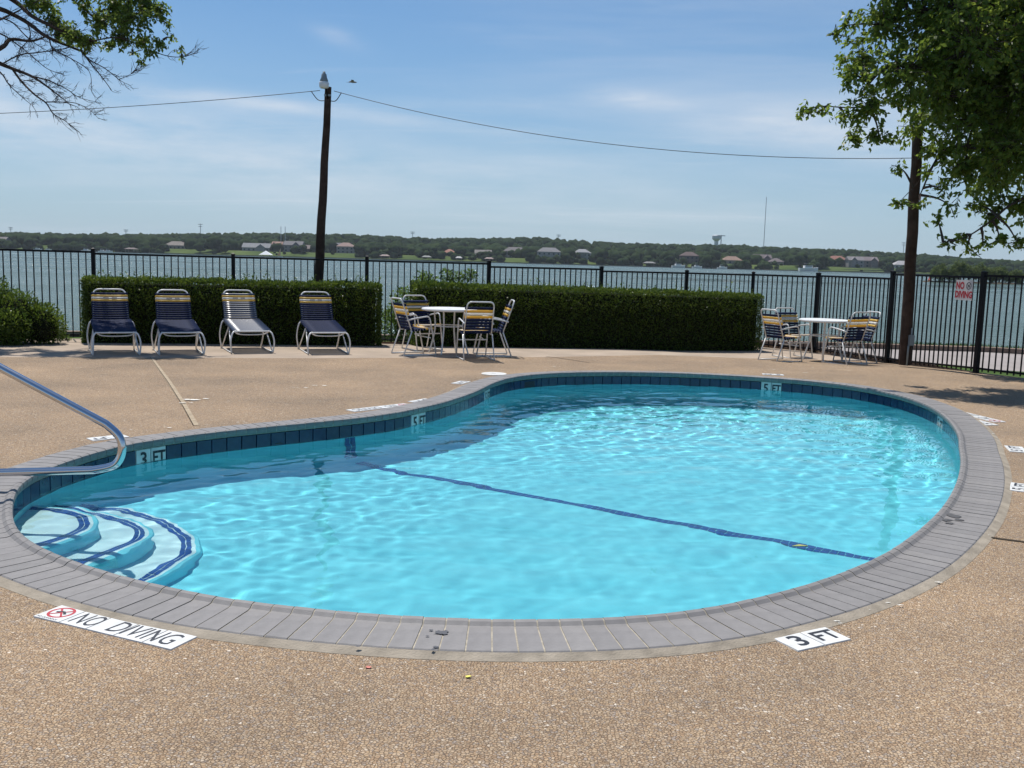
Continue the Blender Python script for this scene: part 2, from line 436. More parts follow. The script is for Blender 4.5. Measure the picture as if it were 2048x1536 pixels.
# ------------------------------------------------------------------ pool outline (water-side lip of the coping, metres)
LIP = [(-3.01, 7.46), (-3.12, 7.06), (-3.17, 6.72), (-3.18, 6.40), (-3.10, 6.02), (-2.91, 5.58), (-2.70, 5.20), (-2.48, 4.92),
       (-2.23, 4.70), (-2.02, 4.55), (-1.72, 4.37), (-1.29, 4.175), (-.90, 4.07), (-.5, 4.005), (-.1, 3.985), (.28, 4.015), (.59, 4.08), (.86, 4.18),
       (1.14, 4.34), (1.45, 4.56), (1.76, 4.83), (2.09, 5.18), (2.47, 5.68), (2.86, 6.27), (3.27, 7.0), (3.63, 7.73), (3.92, 8.4), (4.24, 9.15),
       (4.55, 10.1), (4.74, 11.02), (4.73, 11.9), (4.46, 12.65), (3.95, 13.13), (3.3, 13.42), (2.64, 13.58), (1.94, 13.62), (1.15, 13.47),
       (.52, 13.17), (.06, 12.68), (-.20, 12.05), (-.42, 11.1), (-.68, 10.3), (-.88, 9.88), (-1.1, 9.47), (-1.44, 9.06), (-1.9, 8.66), (-2.40, 8.23), (-2.78, 7.82)]
def resample(pts, n):
    P = np.array([(p[0], p[1]) for p in pts]); Q = np.vstack([P, P[:1]])
    s = np.concatenate([[0], np.cumsum(np.linalg.norm(np.diff(Q, axis=0), axis=1))])
    t = np.linspace(0, s[-1], n, endpoint=False)
    return np.stack([np.interp(t, s, Q[:, 0]), np.interp(t, s, Q[:, 1])], 1), s[-1]
lip_raw = catmull([(x, y, 0) for x, y in LIP], 10, True)
lipd, LIP_LEN = resample(lip_raw, 1160)
for _ in range(25):   # even out digitising wobble
    lipd = 0.5 * lipd + 0.25 * (np.roll(lipd, 1, 0) + np.roll(lipd, -1, 0))
_t = np.roll(lipd, -1, 0) - np.roll(lipd, 1, 0)
_t /= np.linalg.norm(_t, axis=1)[:, None]
# outline runs counter-clockwise seen from above: outward normal is (ty, -tx)
lipn = np.stack([_t[:, 1], -_t[:, 0]], 1)
if np.sum((lipn) * (lipd - lipd.mean(0))) < 0: lipn = -lipn
def off(d): return lipd + lipn * d
def inside(poly, x, y):
    px, py = poly[:, 0], poly[:, 1]; qx, qy = np.roll(px, -1), np.roll(py, -1)
    x = np.asarray(x)[..., None]; y = np.asarray(y)[..., None]
    c = ((py > y) != (qy > y)) & (x < (qx - px) * (y - py) / (qy - py + 1e-12) + px)
    return (c.sum(-1) % 2) == 1
WALL, COP_W, COP_OUT = 0.035, 0.315, 0.345
WATER_Z = -0.13

# ------------------------------------------------------------------ deck
FENCE = [(-12.2, 15.75), (-9.65, 16.27), (-7.2, 16.75), (-4.94, 17.2), (-2.67, 17.67), (-.49, 18.35), (1.72, 19.55), (3.56, 20.35), (4.93, 20.3), (5.95, 19.25), (6.66, 17.3), (7.21, 15.1), (8.3, 13.2), (9.4, 11.3)]
def sheet(name, outer, hole, zf, mat, step=None, kind='structure'):
    vs = [Vector((p[0], p[1])) for p in outer]; es = [(i, (i + 1) % len(outer)) for i in range(len(outer))]
    if hole is not None:
        n0 = len(vs); vs += [Vector((p[0], p[1])) for p in hole]; es += [(n0 + i, n0 + (i + 1) % len(hole)) for i in range(len(hole))]
    if step:
        xs = [p[0] for p in outer]; ys = [p[1] for p in outer]
        gx = np.arange(min(xs), max(xs), step); gy = np.arange(min(ys), max(ys), step)
        vs += [Vector((x + .01, y + .013)) for x in gx for y in gy]
    V, E, F, *_ = delaunay_2d_cdt(vs, es, [], 0, 1e-5)
    po = np.array([(p[0], p[1]) for p in outer]); ph = None if hole is None else np.array([(p[0], p[1]) for p in hole])
    cen = np.array([np.mean([V[i] for i in f], axis=0) for f in F])
    ok = inside(po, cen[:, 0], cen[:, 1])
    if ph is not None: ok &= ~inside(ph, cen[:, 0], cen[:, 1])
    mb = MB(); mb.add([(v.x, v.y, zf(v.x, v.y)) for v in V], [f for f, k in zip(F, ok) if k])
    me = mb.mesh(name, mat, fix=False)
    bm = bmesh.new(); bm.from_mesh(me)
    bmesh.ops.delete(bm, geom=[v for v in bm.verts if not v.link_faces], context='VERTS')
    for f in bm.faces:
        if f.normal.z < 0: f.normal_flip()
    bm.to_mesh(me); bm.free()
    o = link(name, me); tag(o, kind=kind)
    return o
fence_edge = [(x + .06, y + .14) for x, y in FENCE]
# line where the aggregate ends and the smooth concrete walk along the hedge begins
WALK = [(-12.4, 12.45), (-9.0, 13.25), (-5.25, 14.1), (-2.9, 14.65), (0.6, 15.8), (2.5, 16.7), (4.3, 17.5), (6.56, 17.82)]
deck_outer = [(-12.4, -6), (14, -6), (14, 11.3)] + [fence_edge[i] for i in (13, 12, 11, 10)] + WALK[::-1]
deck = sheet('pool_deck', deck_outer, off(COP_OUT)[::4], deck_z, M['aggregate'], 0.9)
walk_outer = WALK + [fence_edge[i] for i in (9, 8, 7, 6, 5, 4, 3, 2, 1, 0)]
walk = sheet('concrete_walk', walk_outer, None, deck_z, M['concrete'], 0.8)
# joint strip between the coping and the deck, with patches of white caulk
def ring(name, d0, d1, z0, z1, mat, parent=None, kind=None, sub=2):
    A, B = off(d0)[::sub], off(d1)[::sub]; n = len(A)
    mb = MB()
    mb.add([(x, y, z0) for x, y in A] + [(x, y, z1) for x, y in B], [(i, (i + 1) % n, n + (i + 1) % n, n + i) for i in range(n)])
    me = mb.mesh(name, mat)
    bm = bmesh.new(); bm.from_mesh(me)
    for f in bm.faces:
        if f.normal.z < 0: f.normal_flip()
    bm.to_mesh(me); bm.free()
    o = link(name, me, parent)
    if kind: tag(o, kind=kind)
    return o

# ------------------------------------------------------------------ pool
pool = thing('swimming_pool', 'kidney shaped swimming pool of bright blue water edged with grey brick coping', 'pool', (0.6, 8.6, 0))
PO = Vector((0.6, 8.6, 0))
def pchild(o): o.parent = pool; o.matrix_parent_inverse = Matrix.Translation(-PO); return o

m, n, l, b = new_mat('pool_plaster')
tcn = n.new('ShaderNodeTexCoord'); t = n.new('ShaderNodeTexNoise'); t.inputs['Scale'].default_value = 2.2; t.inputs['Detail'].default_value = 6
l.new(tcn.outputs['Object'], t.inputs['Vector'])
r = n.new('ShaderNodeValToRGB'); r.color_ramp.elements[0].color = (0.215, 0.70, 0.80, 1); r.color_ramp.elements[1].color = (0.26, 0.76, 0.85, 1)
r.color_ramp.elements[0].position = 0.35; r.color_ramp.elements[1].position = 0.65
l.new(t.outputs['Fac'], r.inputs[0]); l.new(r.outputs[0], b.inputs['Base Color']); setp(b, Roughness=0.8)
b.inputs['Specular IOR Level'].default_value = 0.2
M['plaster'] = m
M['step_plaster'] = simple('step_plaster', (0.78, 0.87, 0.87), 0.8, spec=0.2, vary=0.05, vscale=3)  # paler than the basin: weaker tint of shallow water put into the colour

LINE_A, LINE_B = Vector((-1.34, 8.86)), Vector((2.75, 6.42))     # break line on the pool floor
_ld = (LINE_B - LINE_A).normalized(); _lnrm = Vector((-_ld.y, _ld.x))
if _lnrm.y < 0: _lnrm = -_lnrm
def floor_z(x, y):
    s = (Vector((x, y)) - LINE_A).dot(_lnrm)
    return -1.15 + 0.20 * (1 - smoothstep(-2.7, -0.9, x)) - 0.03 * min(1, max(0, s + 3) / 3) - 0.42 * smoothstep(0.0, 3.6, s)
wall2 = off(WALL)[::4]
walln = lipn[::4]
nW = len(wall2)
mb = MB()
prof = []
for (x, y), (nx, ny) in zip(wall2, walln):
    zf = floor_z(x, y)
    prof += [(x, y, -0.225), (x, y, -0.30), (x, y, zf + 0.24)]
    for d, h in ((0.03, .13), (0.09, .05), (0.2, .012), (0.34, -.012)):
        px_, py_ = x - nx * d, y - ny * d
        prof.append((px_, py_, floor_z(px_, py_) + h))
K = 7
mb.add(prof, [(i * K + k, ((i + 1) % nW) * K + k, ((i + 1) % nW) * K + k + 1, i * K + k + 1) for i in range(nW) for k in range(K - 1)])
basin = pchild(mb.build('basin_wall', M['plaster'], smooth=True))
gx = np.arange(-3.5, 5.2, 0.15); gy = np.arange(3.7, 14.1, 0.15)
mb = MB(); ny_ = len(gy)
mb.add([(x, y, floor_z(x, y)) for x in gx for y in gy], [(i * ny_ + j, (i + 1) * ny_ + j, (i + 1) * ny_ + j + 1, i * ny_ + j + 1) for i in range(len(gx) - 1) for j in range(ny_ - 1)])
pfloor = pchild(mb.build('basin_floor', M['plaster'], smooth=True))

# steps with a row of blue edge tiles
STEP = [(-0.37, [(-3.5, 6.48), (-3.1, 6.46), (-2.80, 6.34), (-2.62, 6.08), (-2.60, 5.82), (-2.72, 5.54), (-3.1, 5.1)]),
        (-0.60, [(-3.5, 6.82), (-3.1, 6.74), (-2.72, 6.55), (-2.40, 6.32), (-2.28, 6.08), (-2.30, 5.78), (-2.46, 5.42), (-2.8, 4.9)]),
        (-0.84, [(-3.5, 7.12), (-3.05, 7.03), (-2.60, 6.85), (-2.22, 6.54), (-2.01, 6.20), (-1.97, 5.86), (-2.06, 5.46), (-2.3, 4.6)])]
for k, (z, c) in enumerate(STEP):
    P = catmull([(x, y, 0) for x, y in c], 8)
    poly = [(p.x, p.y) for p in P] + [(-3.6, 4.8), (-3.6, 7.0)]
    mb = MB()
    # rounded nose
    nP = len(P)
    rows = []
    for i, p in enumerate(P):
        tg = P[min(i + 1, nP - 1)] - P[max(i - 1, 0)]; tg.normalize(); o_ = Vector((tg.y, -tg.x, 0))
        if o_.dot(p - Vector((-3.4, 5.8, 0))) < 0: o_ = -o_
        rows += [(p - o_ * 0.035) + Vector((0, 0, z)), (p - o_ * 0.010) + Vector((0, 0, z - 0.012)), p + Vector((0, 0, z - 0.04)), p + Vector((0, 0, -1.3))]
    mb.add(rows, [(i * 4 + q, (i + 1) * 4 + q, (i + 1) * 4 + q + 1, i * 4 + q + 1) for i in range(nP - 1) for q in range(3)], 1)
    top = [rows[i * 4] for i in range(nP)] + [Vector((-3.6, 4.8, z)), Vector((-3.6, 7.0, z))]
    mb.add(top, [tuple(range(len(top)))])
    st = pchild(mb.build('entry_step', [M['step_plaster'], M['plaster']]))  # same plaster throughout; the risers' shaded turquoise is put into their colour
    mb = MB()
    acc = 0.0
    Q = catmull([(x, y, 0) for x, y in c], 40)
    pts = [Q[0]]
    for q in Q[1:]:
        if (q - pts[-1]).length >= 0.055: pts.append(q)
    for i in range(len(pts) - 1):
        a, b_ = pts[i], pts[i + 1]; tg = (b_ - a).normalized(); o_ = Vector((tg.y, -tg.x, 0))
        if o_.dot(a - Vector((-3.4, 5.8, 0))) < 0: o_ = -o_
        for rr in (0.072, 0.106):
            j = rnd.uniform(-.003, .003)
            A = a + tg * .003 - o_ * (rr + .0145); B = b_ - tg * .003 - o_ * (rr + .0145); C_ = b_ - tg * .003 - o_ * (rr - .0145 + j); D_ = a + tg * .003 - o_ * (rr - .0145 + j)
            zz = z + 0.004
            mb.add([(v.x, v.y, zz) for v in (A, B, C_, D_)], [(0, 1, 2, 3)])
    o = pchild(mb.build('edge_tile_row', M['blue_tile'], fix=False)); tag(o, kind='stuff')
# break line across the floor and up the wall
_wl = off(WALL)
def cove(x, y):
    d = float(np.sqrt(((_wl[:, 0] - x) ** 2 + (_wl[:, 1] - y) ** 2).min())) if inside(_wl, np.array([x]), np.array([y]))[0] else 0.0
    return float(np.interp(d, [0, .03, .09, .2, .34], [.24, .13, .05, .012, 0]))
mb = MB()
L = (LINE_B - LINE_A).length; ns = int(L / 0.055)
for i in range(-1, ns + 6):
    for rr in (-0.023, 0.023):
        a = LINE_A + _ld * (i * 0.055); u = _ld * 0.025; w_ = _lnrm * 0.019
        cc = a + _lnrm * rr
        q = [cc - u - w_, cc + u - w_, cc + u + w_, cc - u + w_]
        mb.add([(p.x, p.y, floor_z(p.x, p.y) + cove(p.x, p.y) + 0.008) for p in q], [(0, 1, 2, 3)])
o = pchild(mb.build('floor_tile_line', M['blue_tile'], fix=False)); tag(o, kind='stuff')
# the same line climbing the wall
dst = np.linalg.norm(off(WALL) - np.array([-1.46, 9.00]), axis=1); iw = int(np.argmin(dst))
wp, wnm = off(WALL)[iw], lipn[iw]; wt = np.array([-wnm[1], wnm[0]])
mb = MB()
zf = floor_z(*wp); nz_ = int((-0.27 - zf - 0.0) / 0.055)
for i in range(nz_):
    z = -0.27 - i * 0.055
    din = 0.006 + float(np.interp(z - zf, [.012, .05, .13, .24], [.2, .09, .03, 0]))
    for rr in (-0.03, 0.03):
        q = []
        for sx, sz in ((-1, -1), (1, -1), (1, 1), (-1, 1)):
            p = wp - wnm * din + wt * (rr + sx * .026); q.append((p[0], p[1], z + sz * .025))
        mb.add(q, [(0, 1, 2, 3)])
o = pchild(mb.build('wall_tile_line', M['blue_tile'], fix=False)); tag(o, kind='stuff')

# waterline tiles, one by one
M['dark_grout'] = simple('dark_grout', (0.035, 0.05, 0.07), 0.9, vary=.3, vscale=20)
band = pchild(ring('waterline_grout', WALL + 0.004, WALL + 0.004, -0.02, -0.27, M['dark_grout']))
NT = 198
ti = np.linspace(0, len(lipd), NT + 1)
def samp(arr, s):
    s = s % len(arr); i = int(s); f = s - i
    return arr[i] * (1 - f) + arr[(i + 1) % len(arr)] * f
wall_line = off(WALL)
def nearest(x, y, arr): return int(np.argmin((arr[:, 0] - x) ** 2 + (arr[:, 1] - y) ** 2))
marks = []     # depth marks let into the band: (tile index, text)
def tile_at(x, y):
    return int(nearest(x, y, wall_line) / len(lipd) * NT)
MARK_T = {}
for (x, y), txt in (((-2.93, 7.60), '3'), ((-0.98, 9.72), '5'), ((3.45, 13.40), '5'), ((-0.28, 11.75), '5'), ((4.70, 10.55), '5')):
    i = tile_at(x, y); MARK_T[i] = txt; MARK_T[i - 1] = 'FT'
for i in range(NT):
    a, c = samp(wall_line, ti[i]), samp(wall_line, ti[i + 1])
    na = samp(lipn, (ti[i] + ti[i + 1]) / 2); na /= np.linalg.norm(na)
    tg = (c - a); ln = np.linalg.norm(tg); tg /= ln; mid = (a + c) / 2 - na * 0.002
    mb = MB(); g = 0.0025; hw = ln / 2 - g; z0, z1 = -0.180, -0.030
    jz = rnd.uniform(-.0012, .0012)
    vs_ = []
    for d, ins in ((0.004, 0.0), (-0.0045 + jz, 0.0035)):
        for sx, z in ((-hw + ins, z0 + ins), (hw - ins, z0 + ins), (hw - ins, z1 - ins), (-hw + ins, z1 - ins)):
            p = mid + tg * sx + na * d; vs_.append((p[0] , p[1], z))
    cx_, cy_ = mid
    me_vs = [(v[0] - cx_, v[1] - cy_, v[2] + .12) for v in vs_]
    mb.add(me_vs, [(4, 5, 6, 7), (0, 1, 5, 4), (1, 2, 6, 5), (2, 3, 7, 6), (3, 0, 4, 7)])
    mat = M['marker_tile'] if i in MARK_T else M['navy_tile']
    o = mb.build('depth_mark_tile' if i in MARK_T else 'waterline_tile', mat, band)
    o.location = (cx_, cy_, -.12)
    if i in MARK_T: marks.append((i, o, mid, na, tg, MARK_T[i]))
# lower row mostly under water
lower = ring('lower_tile_band', WALL + 0.001, WALL + 0.001, -0.183, -0.235, M['navy_tile'], band)

# coping: bricks with a raised grip lip and rounded nose
bed = pchild(ring('coping_bed', 0.09, COP_OUT - .012, 0.016, 0.008, M['grout']))
bed2 = ring('joint_strip', COP_W, COP_OUT + 0.022, 0.0165, 0.0012, M['mortar'], bed)
CP = [(COP_W, -0.05), (COP_W, 0.016), (COP_W - .006, 0.021), (0.075, 0.021), (0.058, 0.024), (0.040, 0.037), (0.020, 0.041), (0.004, 0.034), (0.0, 0.018), (0.004, -0.004), (0.016, -0.022), (0.05, -0.026)]
_core = [(d + (.003 if 0 < q < 3 else 0) * -1 if q < 3 else d + (.004 if q > 6 else 0), z - .0030) for q, (d, z) in enumerate(CP)]
A_ = [off(d)[::2] for d, z in _core]; nA = len(A_[0]); mb = MB()
mb.add([(p[0], p[1], _core[q][1]) for q in range(1, len(_core)) for p in A_[q]], [(q * nA + i, q * nA + (i + 1) % nA, (q + 1) * nA + (i + 1) % nA, (q + 1) * nA + i) for q in range(len(_core) - 2) for i in range(nA)])
joints = mb.build('brick_joints', M['grout'], bed)
NB = 288
bi = np.linspace(0, len(lipd), NB + 1)
for i in range(NB):
    s0, s1 = bi[i], bi[i + 1]
    mid = samp(off(.15), (s0 + s1) / 2)
    secs = []
    gap = 0.0035
    dz = max(-.0008, min(.0008, rnd.gauss(0, .0006))); tw = max(-.0006, min(.0006, rnd.gauss(0, .0005)))
    for s, sg in ((s0, 1), (s1, -1)):
        p = samp(lipd, s); nm = samp(lipn, s); nm = nm / np.linalg.norm(nm); tg = np.array([-nm[1], nm[0]])
        q = samp(lipd, (s0 + s1) / 2); sgn = 1 if np.dot(q - p, tg) > 0 else -1
        secs.append([(p + nm * d + tg * sgn * gap, z + dz + sg * tw) for d, z in CP])
    mb = MB(); k = len(CP)
    mb.add([(v[0] - mid[0], v[1] - mid[1], z) for sec in secs for v, z in sec],
           [(j, (j + 1) % k, k + (j + 1) % k, k + j) for j in range(k)] + [tuple(range(k)), tuple(range(2 * k - 1, k - 1, -1))])
    me = mb.mesh('coping_brick', M['coping'])
    o = link('coping_brick', me, bed); o.location = (mid[0], mid[1], 0)
# skimmer mouth in the far wall
sk = nearest(.22, 12.93, wall_line); p, nm = wall_line[sk], lipn[sk]; tg = np.array([-nm[1], nm[0]])
mb = MB()
rot = Matrix(((tg[0], nm[0], 0), (tg[1], nm[1], 0), (0, 0, 1)))
mb.box((p[0] - nm[0] * .004, p[1] - nm[1] * .004, -.115), (.30, .012, .12), rot, 1)
for sx in (-.16, .16): mb.box((p[0] - nm[0] * .006 + tg[0] * sx, p[1] - nm[1] * .006 + tg[1] * sx, -.115), (.02, .02, .15), rot)
mb.box((p[0] - nm[0] * .006, p[1] - nm[1] * .006, -.047), (.34, .02, .015), rot)
pchild(mb.build('skimmer_mouth', [M['navy_tile'], M['black_ink']]))

# ------------------------------------------------------------------ pool water
m, n, l, b = new_mat('pool_water')
n.remove(b)
gl = n.new('ShaderNodeBsdfGlass'); gl.inputs['IOR'].default_value = 1.333; gl.inputs['Roughness'].default_value = 0.0
gl.inputs['Color'].default_value = (0.84, 0.99, 1.0, 1)
l.new(gl.outputs[0], n['Material Output'].inputs['Surface'])
M['pool_water'] = m
DX = 0.022
gx = np.arange(-3.36, 4.95, DX); gy = np.arange(3.78, 13.85, DX)
X, Y = np.meshgrid(gx, gy, indexing='ij')
rs = np.random.RandomState(5)
Z = np.zeros_like(X)
env = 0.55 + 0.45 * np.sin(0.55 * X + 0.8) * np.cos(0.43 * Y + 0.3) + 0.15 * np.sin(1.7 * X - 1.1 * Y)
env = np.clip(env, 0.25, 1.1) * (0.80 + 0.20 * np.clip((Y - 5.0) / 2.5, 0, 1))
for i in range(64):
    lam = 0.09 * (0.55 / 0.09) ** rs.rand()
    th = R(-70) + rs.randn() * 0.95
    k = 2 * PI / lam
    slope = 0.0072 * (lam / 0.4) ** 0.15 * (0.6 + 0.8 * rs.rand())
    ph = rs.rand() * 2 * PI
    wx, wy = X + 0.10 * np.sin(1.9 * Y + i) , Y + 0.10 * np.sin(2.3 * X + 2 * i)
    Z += slope / k * np.sin(k * (wx * math.cos(th) + wy * math.sin(th)) + ph) * (env if lam < 0.5 else 1.0)
keep_p = off(WALL + 0.07)[::4]
cxm = (X[:-1, :-1] + DX / 2); cym = (Y[:-1, :-1] + DX / 2)
ok = inside(keep_p, cxm.ravel(), cym.ravel()).reshape(cxm.shape)
used = np.zeros(X.shape, bool)
used[:-1, :-1] |= ok; used[1:, :-1] |= ok; used[:-1, 1:] |= ok; used[1:, 1:] |= ok
idx = -np.ones(X.shape, int); idx[used] = np.arange(used.sum())
verts = np.stack([X[used], Y[used], Z[used] + WATER_Z], 1)
I, J = np.nonzero(ok)
faces = np.stack([idx[I, J], idx[I + 1, J], idx[I + 1, J + 1], idx[I, J + 1]], 1)
ed = {}
for f in faces:
    for a in range(4):
        e = (int(f[a]), int(f[(a + 1) % 4]))
        if (e[1], e[0]) in ed: del ed[(e[1], e[0])]
        else: ed[e] = 1
nxt = {a: b_ for a, b_ in ed}
start = next(iter(nxt)); loop = [start]
while nxt[loop[-1]] != start: loop.append(nxt[loop[-1]])
nv = len(verts)
vl = verts.tolist() + [(verts[i][0], verts[i][1], -1.9) for i in loop]
nl = len(loop)
fl = [tuple(int(q) for q in f) for f in faces] + [(loop[(i + 1) % nl], loop[i], nv + i, nv + (i + 1) % nl) for i in range(nl)] + [tuple(nv + i for i in range(nl - 1, -1, -1))]
me = bpy.data.meshes.new('pool_water'); me.from_pydata(vl, [], fl); me.materials.append(M['pool_water'])
sm = np.zeros(len(fl), bool); sm[:len(faces)] = True
me.polygons.foreach_set('use_smooth', sm); me.update()
water = link('pool_water', me); tag(water, kind='structure')
water.cycles.is_caustics_caster = True
for o in [basin, pfloor] + [c for c in pool.children if c.name.startswith(('entry_step', 'edge_tile', 'floor_tile', 'wall_tile'))]:
    o.cycles.is_caustics_receiver = True
# ================================================================== LETTERING
def text_mesh(txt, size, mat, name='lettering', xscale=1.0, shear=0.0, weight=0.0, depth=0.0):
    cu = bpy.data.curves.new(name, 'FONT'); cu.body = txt; cu.size = size; cu.align_x = 'CENTER'; cu.align_y = 'CENTER'
    cu.shear = shear; cu.offset = weight; cu.extrude = depth; cu.resolution_u = 3
    tmp = bpy.data.objects.new(name, cu); COL.objects.link(tmp)
    dg = bpy.context.evaluated_depsgraph_get()
    me = bpy.data.meshes.new_from_object(tmp.evaluated_get(dg))
    bpy.data.objects.remove(tmp); bpy.data.curves.remove(cu)
    me.name = name; me.materials.clear(); me.materials.append(mat)
    if xscale != 1.0: me.transform(Matrix.Scale(xscale, 4, (1, 0, 0)))
    return me
TXT = {}
def letters(txt, size, mat, parent, loc, rot=None, xscale=1.0, shear=0.0, weight=0.0, name='lettering'):
    key = (txt, size, mat.name, xscale, shear, weight)
    if key not in TXT: TXT[key] = text_mesh(txt, size, mat, name, xscale, shear, weight)
    o = link(name, TXT[key], parent); o.location = loc
    if rot is not None: o.rotation_euler = rot
    return o
# depth marks in the waterline band
for i, tile, mid, na, tg, txt in marks:
    rot = Matrix((( -tg[0] if False else na[1] * -1, 0, -na[0]), (na[0], 0, -na[1]), (0, 1, 0)))
    # local x runs along the wall, y up, z towards the water
    xdir = Vector((0, 0, 1)).cross(Vector((na[0], na[1], 0))) * -1
    zdir = Vector((-na[0], -na[1], 0)); ydir = Vector((0, 0, 1)); xdir = ydir.cross(zdir)
    rm = Matrix((xdir, ydir, zdir)).transposed()
    o = letters(txt, 0.165 if txt != 'FT' else 0.150, M['black_ink'], tile, zdir * 0.009 + Vector((0, 0, 0.002)), rm.to_euler(), 0.9 if txt != 'FT' else 0.74, 0, 0.003)

def no_dive_icon(parent, c, r, mat_ring, mat_in, z=0.0, rot=0.0):
    mb = MB(); n_ = 28
    def rr(r0, r1, z, mi):
        vs = [(c[0] + q * math.cos(2 * PI * k / n_), c[1] + q * math.sin(2 * PI * k / n_), z) for q in (r0, r1) for k in range(n_)]
        mb.add(vs, [(k, (k + 1) % n_, n_ + (k + 1) % n_, n_ + k) for k in range(n_)], mi)
    rr(r * .80, r, z, 0)
    for sg in (1, -1):
        a = R(45) * sg; u = Vector((math.cos(a), math.sin(a), 0)) * r * .84; w = Vector((-math.sin(a), math.cos(a), 0)) * r * .075
        C0 = Vector((c[0], c[1], z + (.0004 if sg > 0 else .0007)))
        mb.add([C0 - u - w, C0 + u - w, C0 + u + w, C0 - u + w], [(0, 1, 2, 3)], 0)
    # small diving figure
    F = [Vector((c[0] - r * .45, c[1] - r * .05, z + .001)), Vector((c[0] + r * .05, c[1] + r * .2, z + .001)), Vector((c[0] + r * .5, c[1] - r * .15, z + .001))]
    for a, b_ in zip(F[:-1], F[1:]):
        d = (b_ - a).normalized(); w = Vector((-d.y, d.x, 0)) * r * .10
        mb.add([a - w, b_ - w, b_ + w, a + w], [(0, 1, 2, 3)], 1)
    return mb.build('no_diving_symbol', [mat_ring, mat_in], parent, fix=False)

DZ = 0.0026
def deck_plate(label, c, ang, cells, group='depth and warning tiles set into the deck', w=0.152):
    """a row of square tiles let into the deck; local +X is the reading direction"""
    ln = w * len(cells)
    o = thing('deck_marker', label, 'marker', (c[0], c[1], DZ), ang, group)
    me = None
    for i, cell in enumerate(cells):
        x = -ln / 2 + w * (i + .5); g = 0.0012
        if me is None:
            mb = MB(); h_ = w / 2 - g; e = .002
            mb.add([(-h_, -h_, -.006), (h_, -h_, -.006), (h_, h_, -.006), (-h_, h_, -.006), (-h_ + e, -h_ + e, .003), (h_ - e, -h_ + e, .003), (h_ - e, h_ - e, .003), (-h_ + e, h_ - e, .003)],
                   [(4, 5, 6, 7), (0, 1, 5, 4), (1, 2, 6, 5), (2, 3, 7, 6), (3, 0, 4, 7)])
            me = mb.mesh('tile', M['marker_tile'])
        t_ = link('tile', me, o); t_.location = (x, 0, 0)
    return o
# long NO DIVING plate on the near deck
c = (-1.620, 3.866); ang = math.atan2(3.753 - 4.065, -1.268 + 1.967)
nd = deck_plate('long white NO DIVING tile plate on the deck nearest the camera', c, ang, [0] * 5)
no_dive_icon(nd, (-.305, .008), .058, M['red_ink'], M['black_ink'], .0036)
letters('NO', .155, M['black_ink'], nd, (-.142, -.004, .0038), None, .56, .12, .0)
letters('DIVING', .155, M['black_ink'], nd, (.165, -.004, .0038), None, .66, .12, .0)
letters('NO CLAVADOS', .018, M['black_ink'], nd, (-.310, -.062, .0038), None, .9)
n3 = deck_plate('large white 3 FT tile plate on the near deck below the grey coping', (1.29, 3.937), math.atan2(.155, .29), [0] * 2)
letters('3', .140, M['black_ink'], n3, (-.07, 0, .0038), None, 1.1, 0, .003)
letters('FT', .125, M['black_ink'], n3, (.078, 0, .0038), None, .92, 0, .003)
def ft(label, px, py, txt, ang):
    p = gnd(px, py)
    o = deck_plate(label, (p.x, p.y), ang, [0] * 2)
    letters(txt, .135, M['black_ink'], o, (-.075, 0, .0038), None, 1.05, 0, .003)
    letters('FT', .12, M['black_ink'], o, (.075, 0, .0038), None, .9, 0, .003)
    return o
def nodive(label, px, py, ang):
    p = gnd(px, py)
    o = deck_plate(label, (p.x, p.y), ang, [0] * 5)
    no_dive_icon(o, (-.305, .008), .058, M['red_ink'], M['black_ink'], .0036)
    letters('NO', .155, M['black_ink'], o, (-.142, -.004, .0038), None, .56, .12, .0)
    letters('DIVING', .155, M['black_ink'], o, (.165, -.004, .0038), None, .66, .12, .0)
    return o
ft('white 3 FT tile pair on the deck behind the chrome handrail', 216, 876, '3', R(225))
nodive('white NO DIVING tile plate behind the inner curve of the pool', 760, 815.5, R(226))
ft('white 5 FT tile pair laid against the NO DIVING plate at the inner curve', 789, 820, '5', R(226))
ft('small white 5 FT tile pair beside the bend of the inner curve', 843, 802, '5', R(238))
ft('white 5 FT tile pair on the deck near the round skimmer lid', 922, 765.5, '5', R(250))
ft('white 5 FT tile pair on the far deck near the table by the fence', 1546, 749.5, '5', R(172))
nodive('white NO DIVING tile plate in the tree shade beside the far coping', 1952, 833, R(102))
ft('white 5 FT tile pair at the edge of the tree shade', 1966, 846, '5', R(100))
ft('white 5 FT tile pair cut off by the picture edge, the farther one', 2032, 899, '5', R(72))
ft('white 5 FT tile pair cut off by the picture edge, the nearer one', 2042, 976, '5', R(60))

# skimmer lid
p = gnd(988, 748.5); lid = thing('skimmer_lid', 'round white skimmer lid on the far deck behind the inner curve', 'lid', (p.x, p.y, 0.001))
mb = MB(); mb.lathe([(.155, 0.0), (.155, .008), (.15, .011), (.03, .011), (.028, .007)], n=28); mb.build('lid_disc', M['marker_tile'], lid)
mb = MB(); mb.tube([(.165 * math.cos(2 * PI * k / 28), .165 * math.sin(2 * PI * k / 28), .004) for k in range(28)], .008, 6, closed=True); mb.build('lid_ring', M['caulk'], lid, smooth=True)

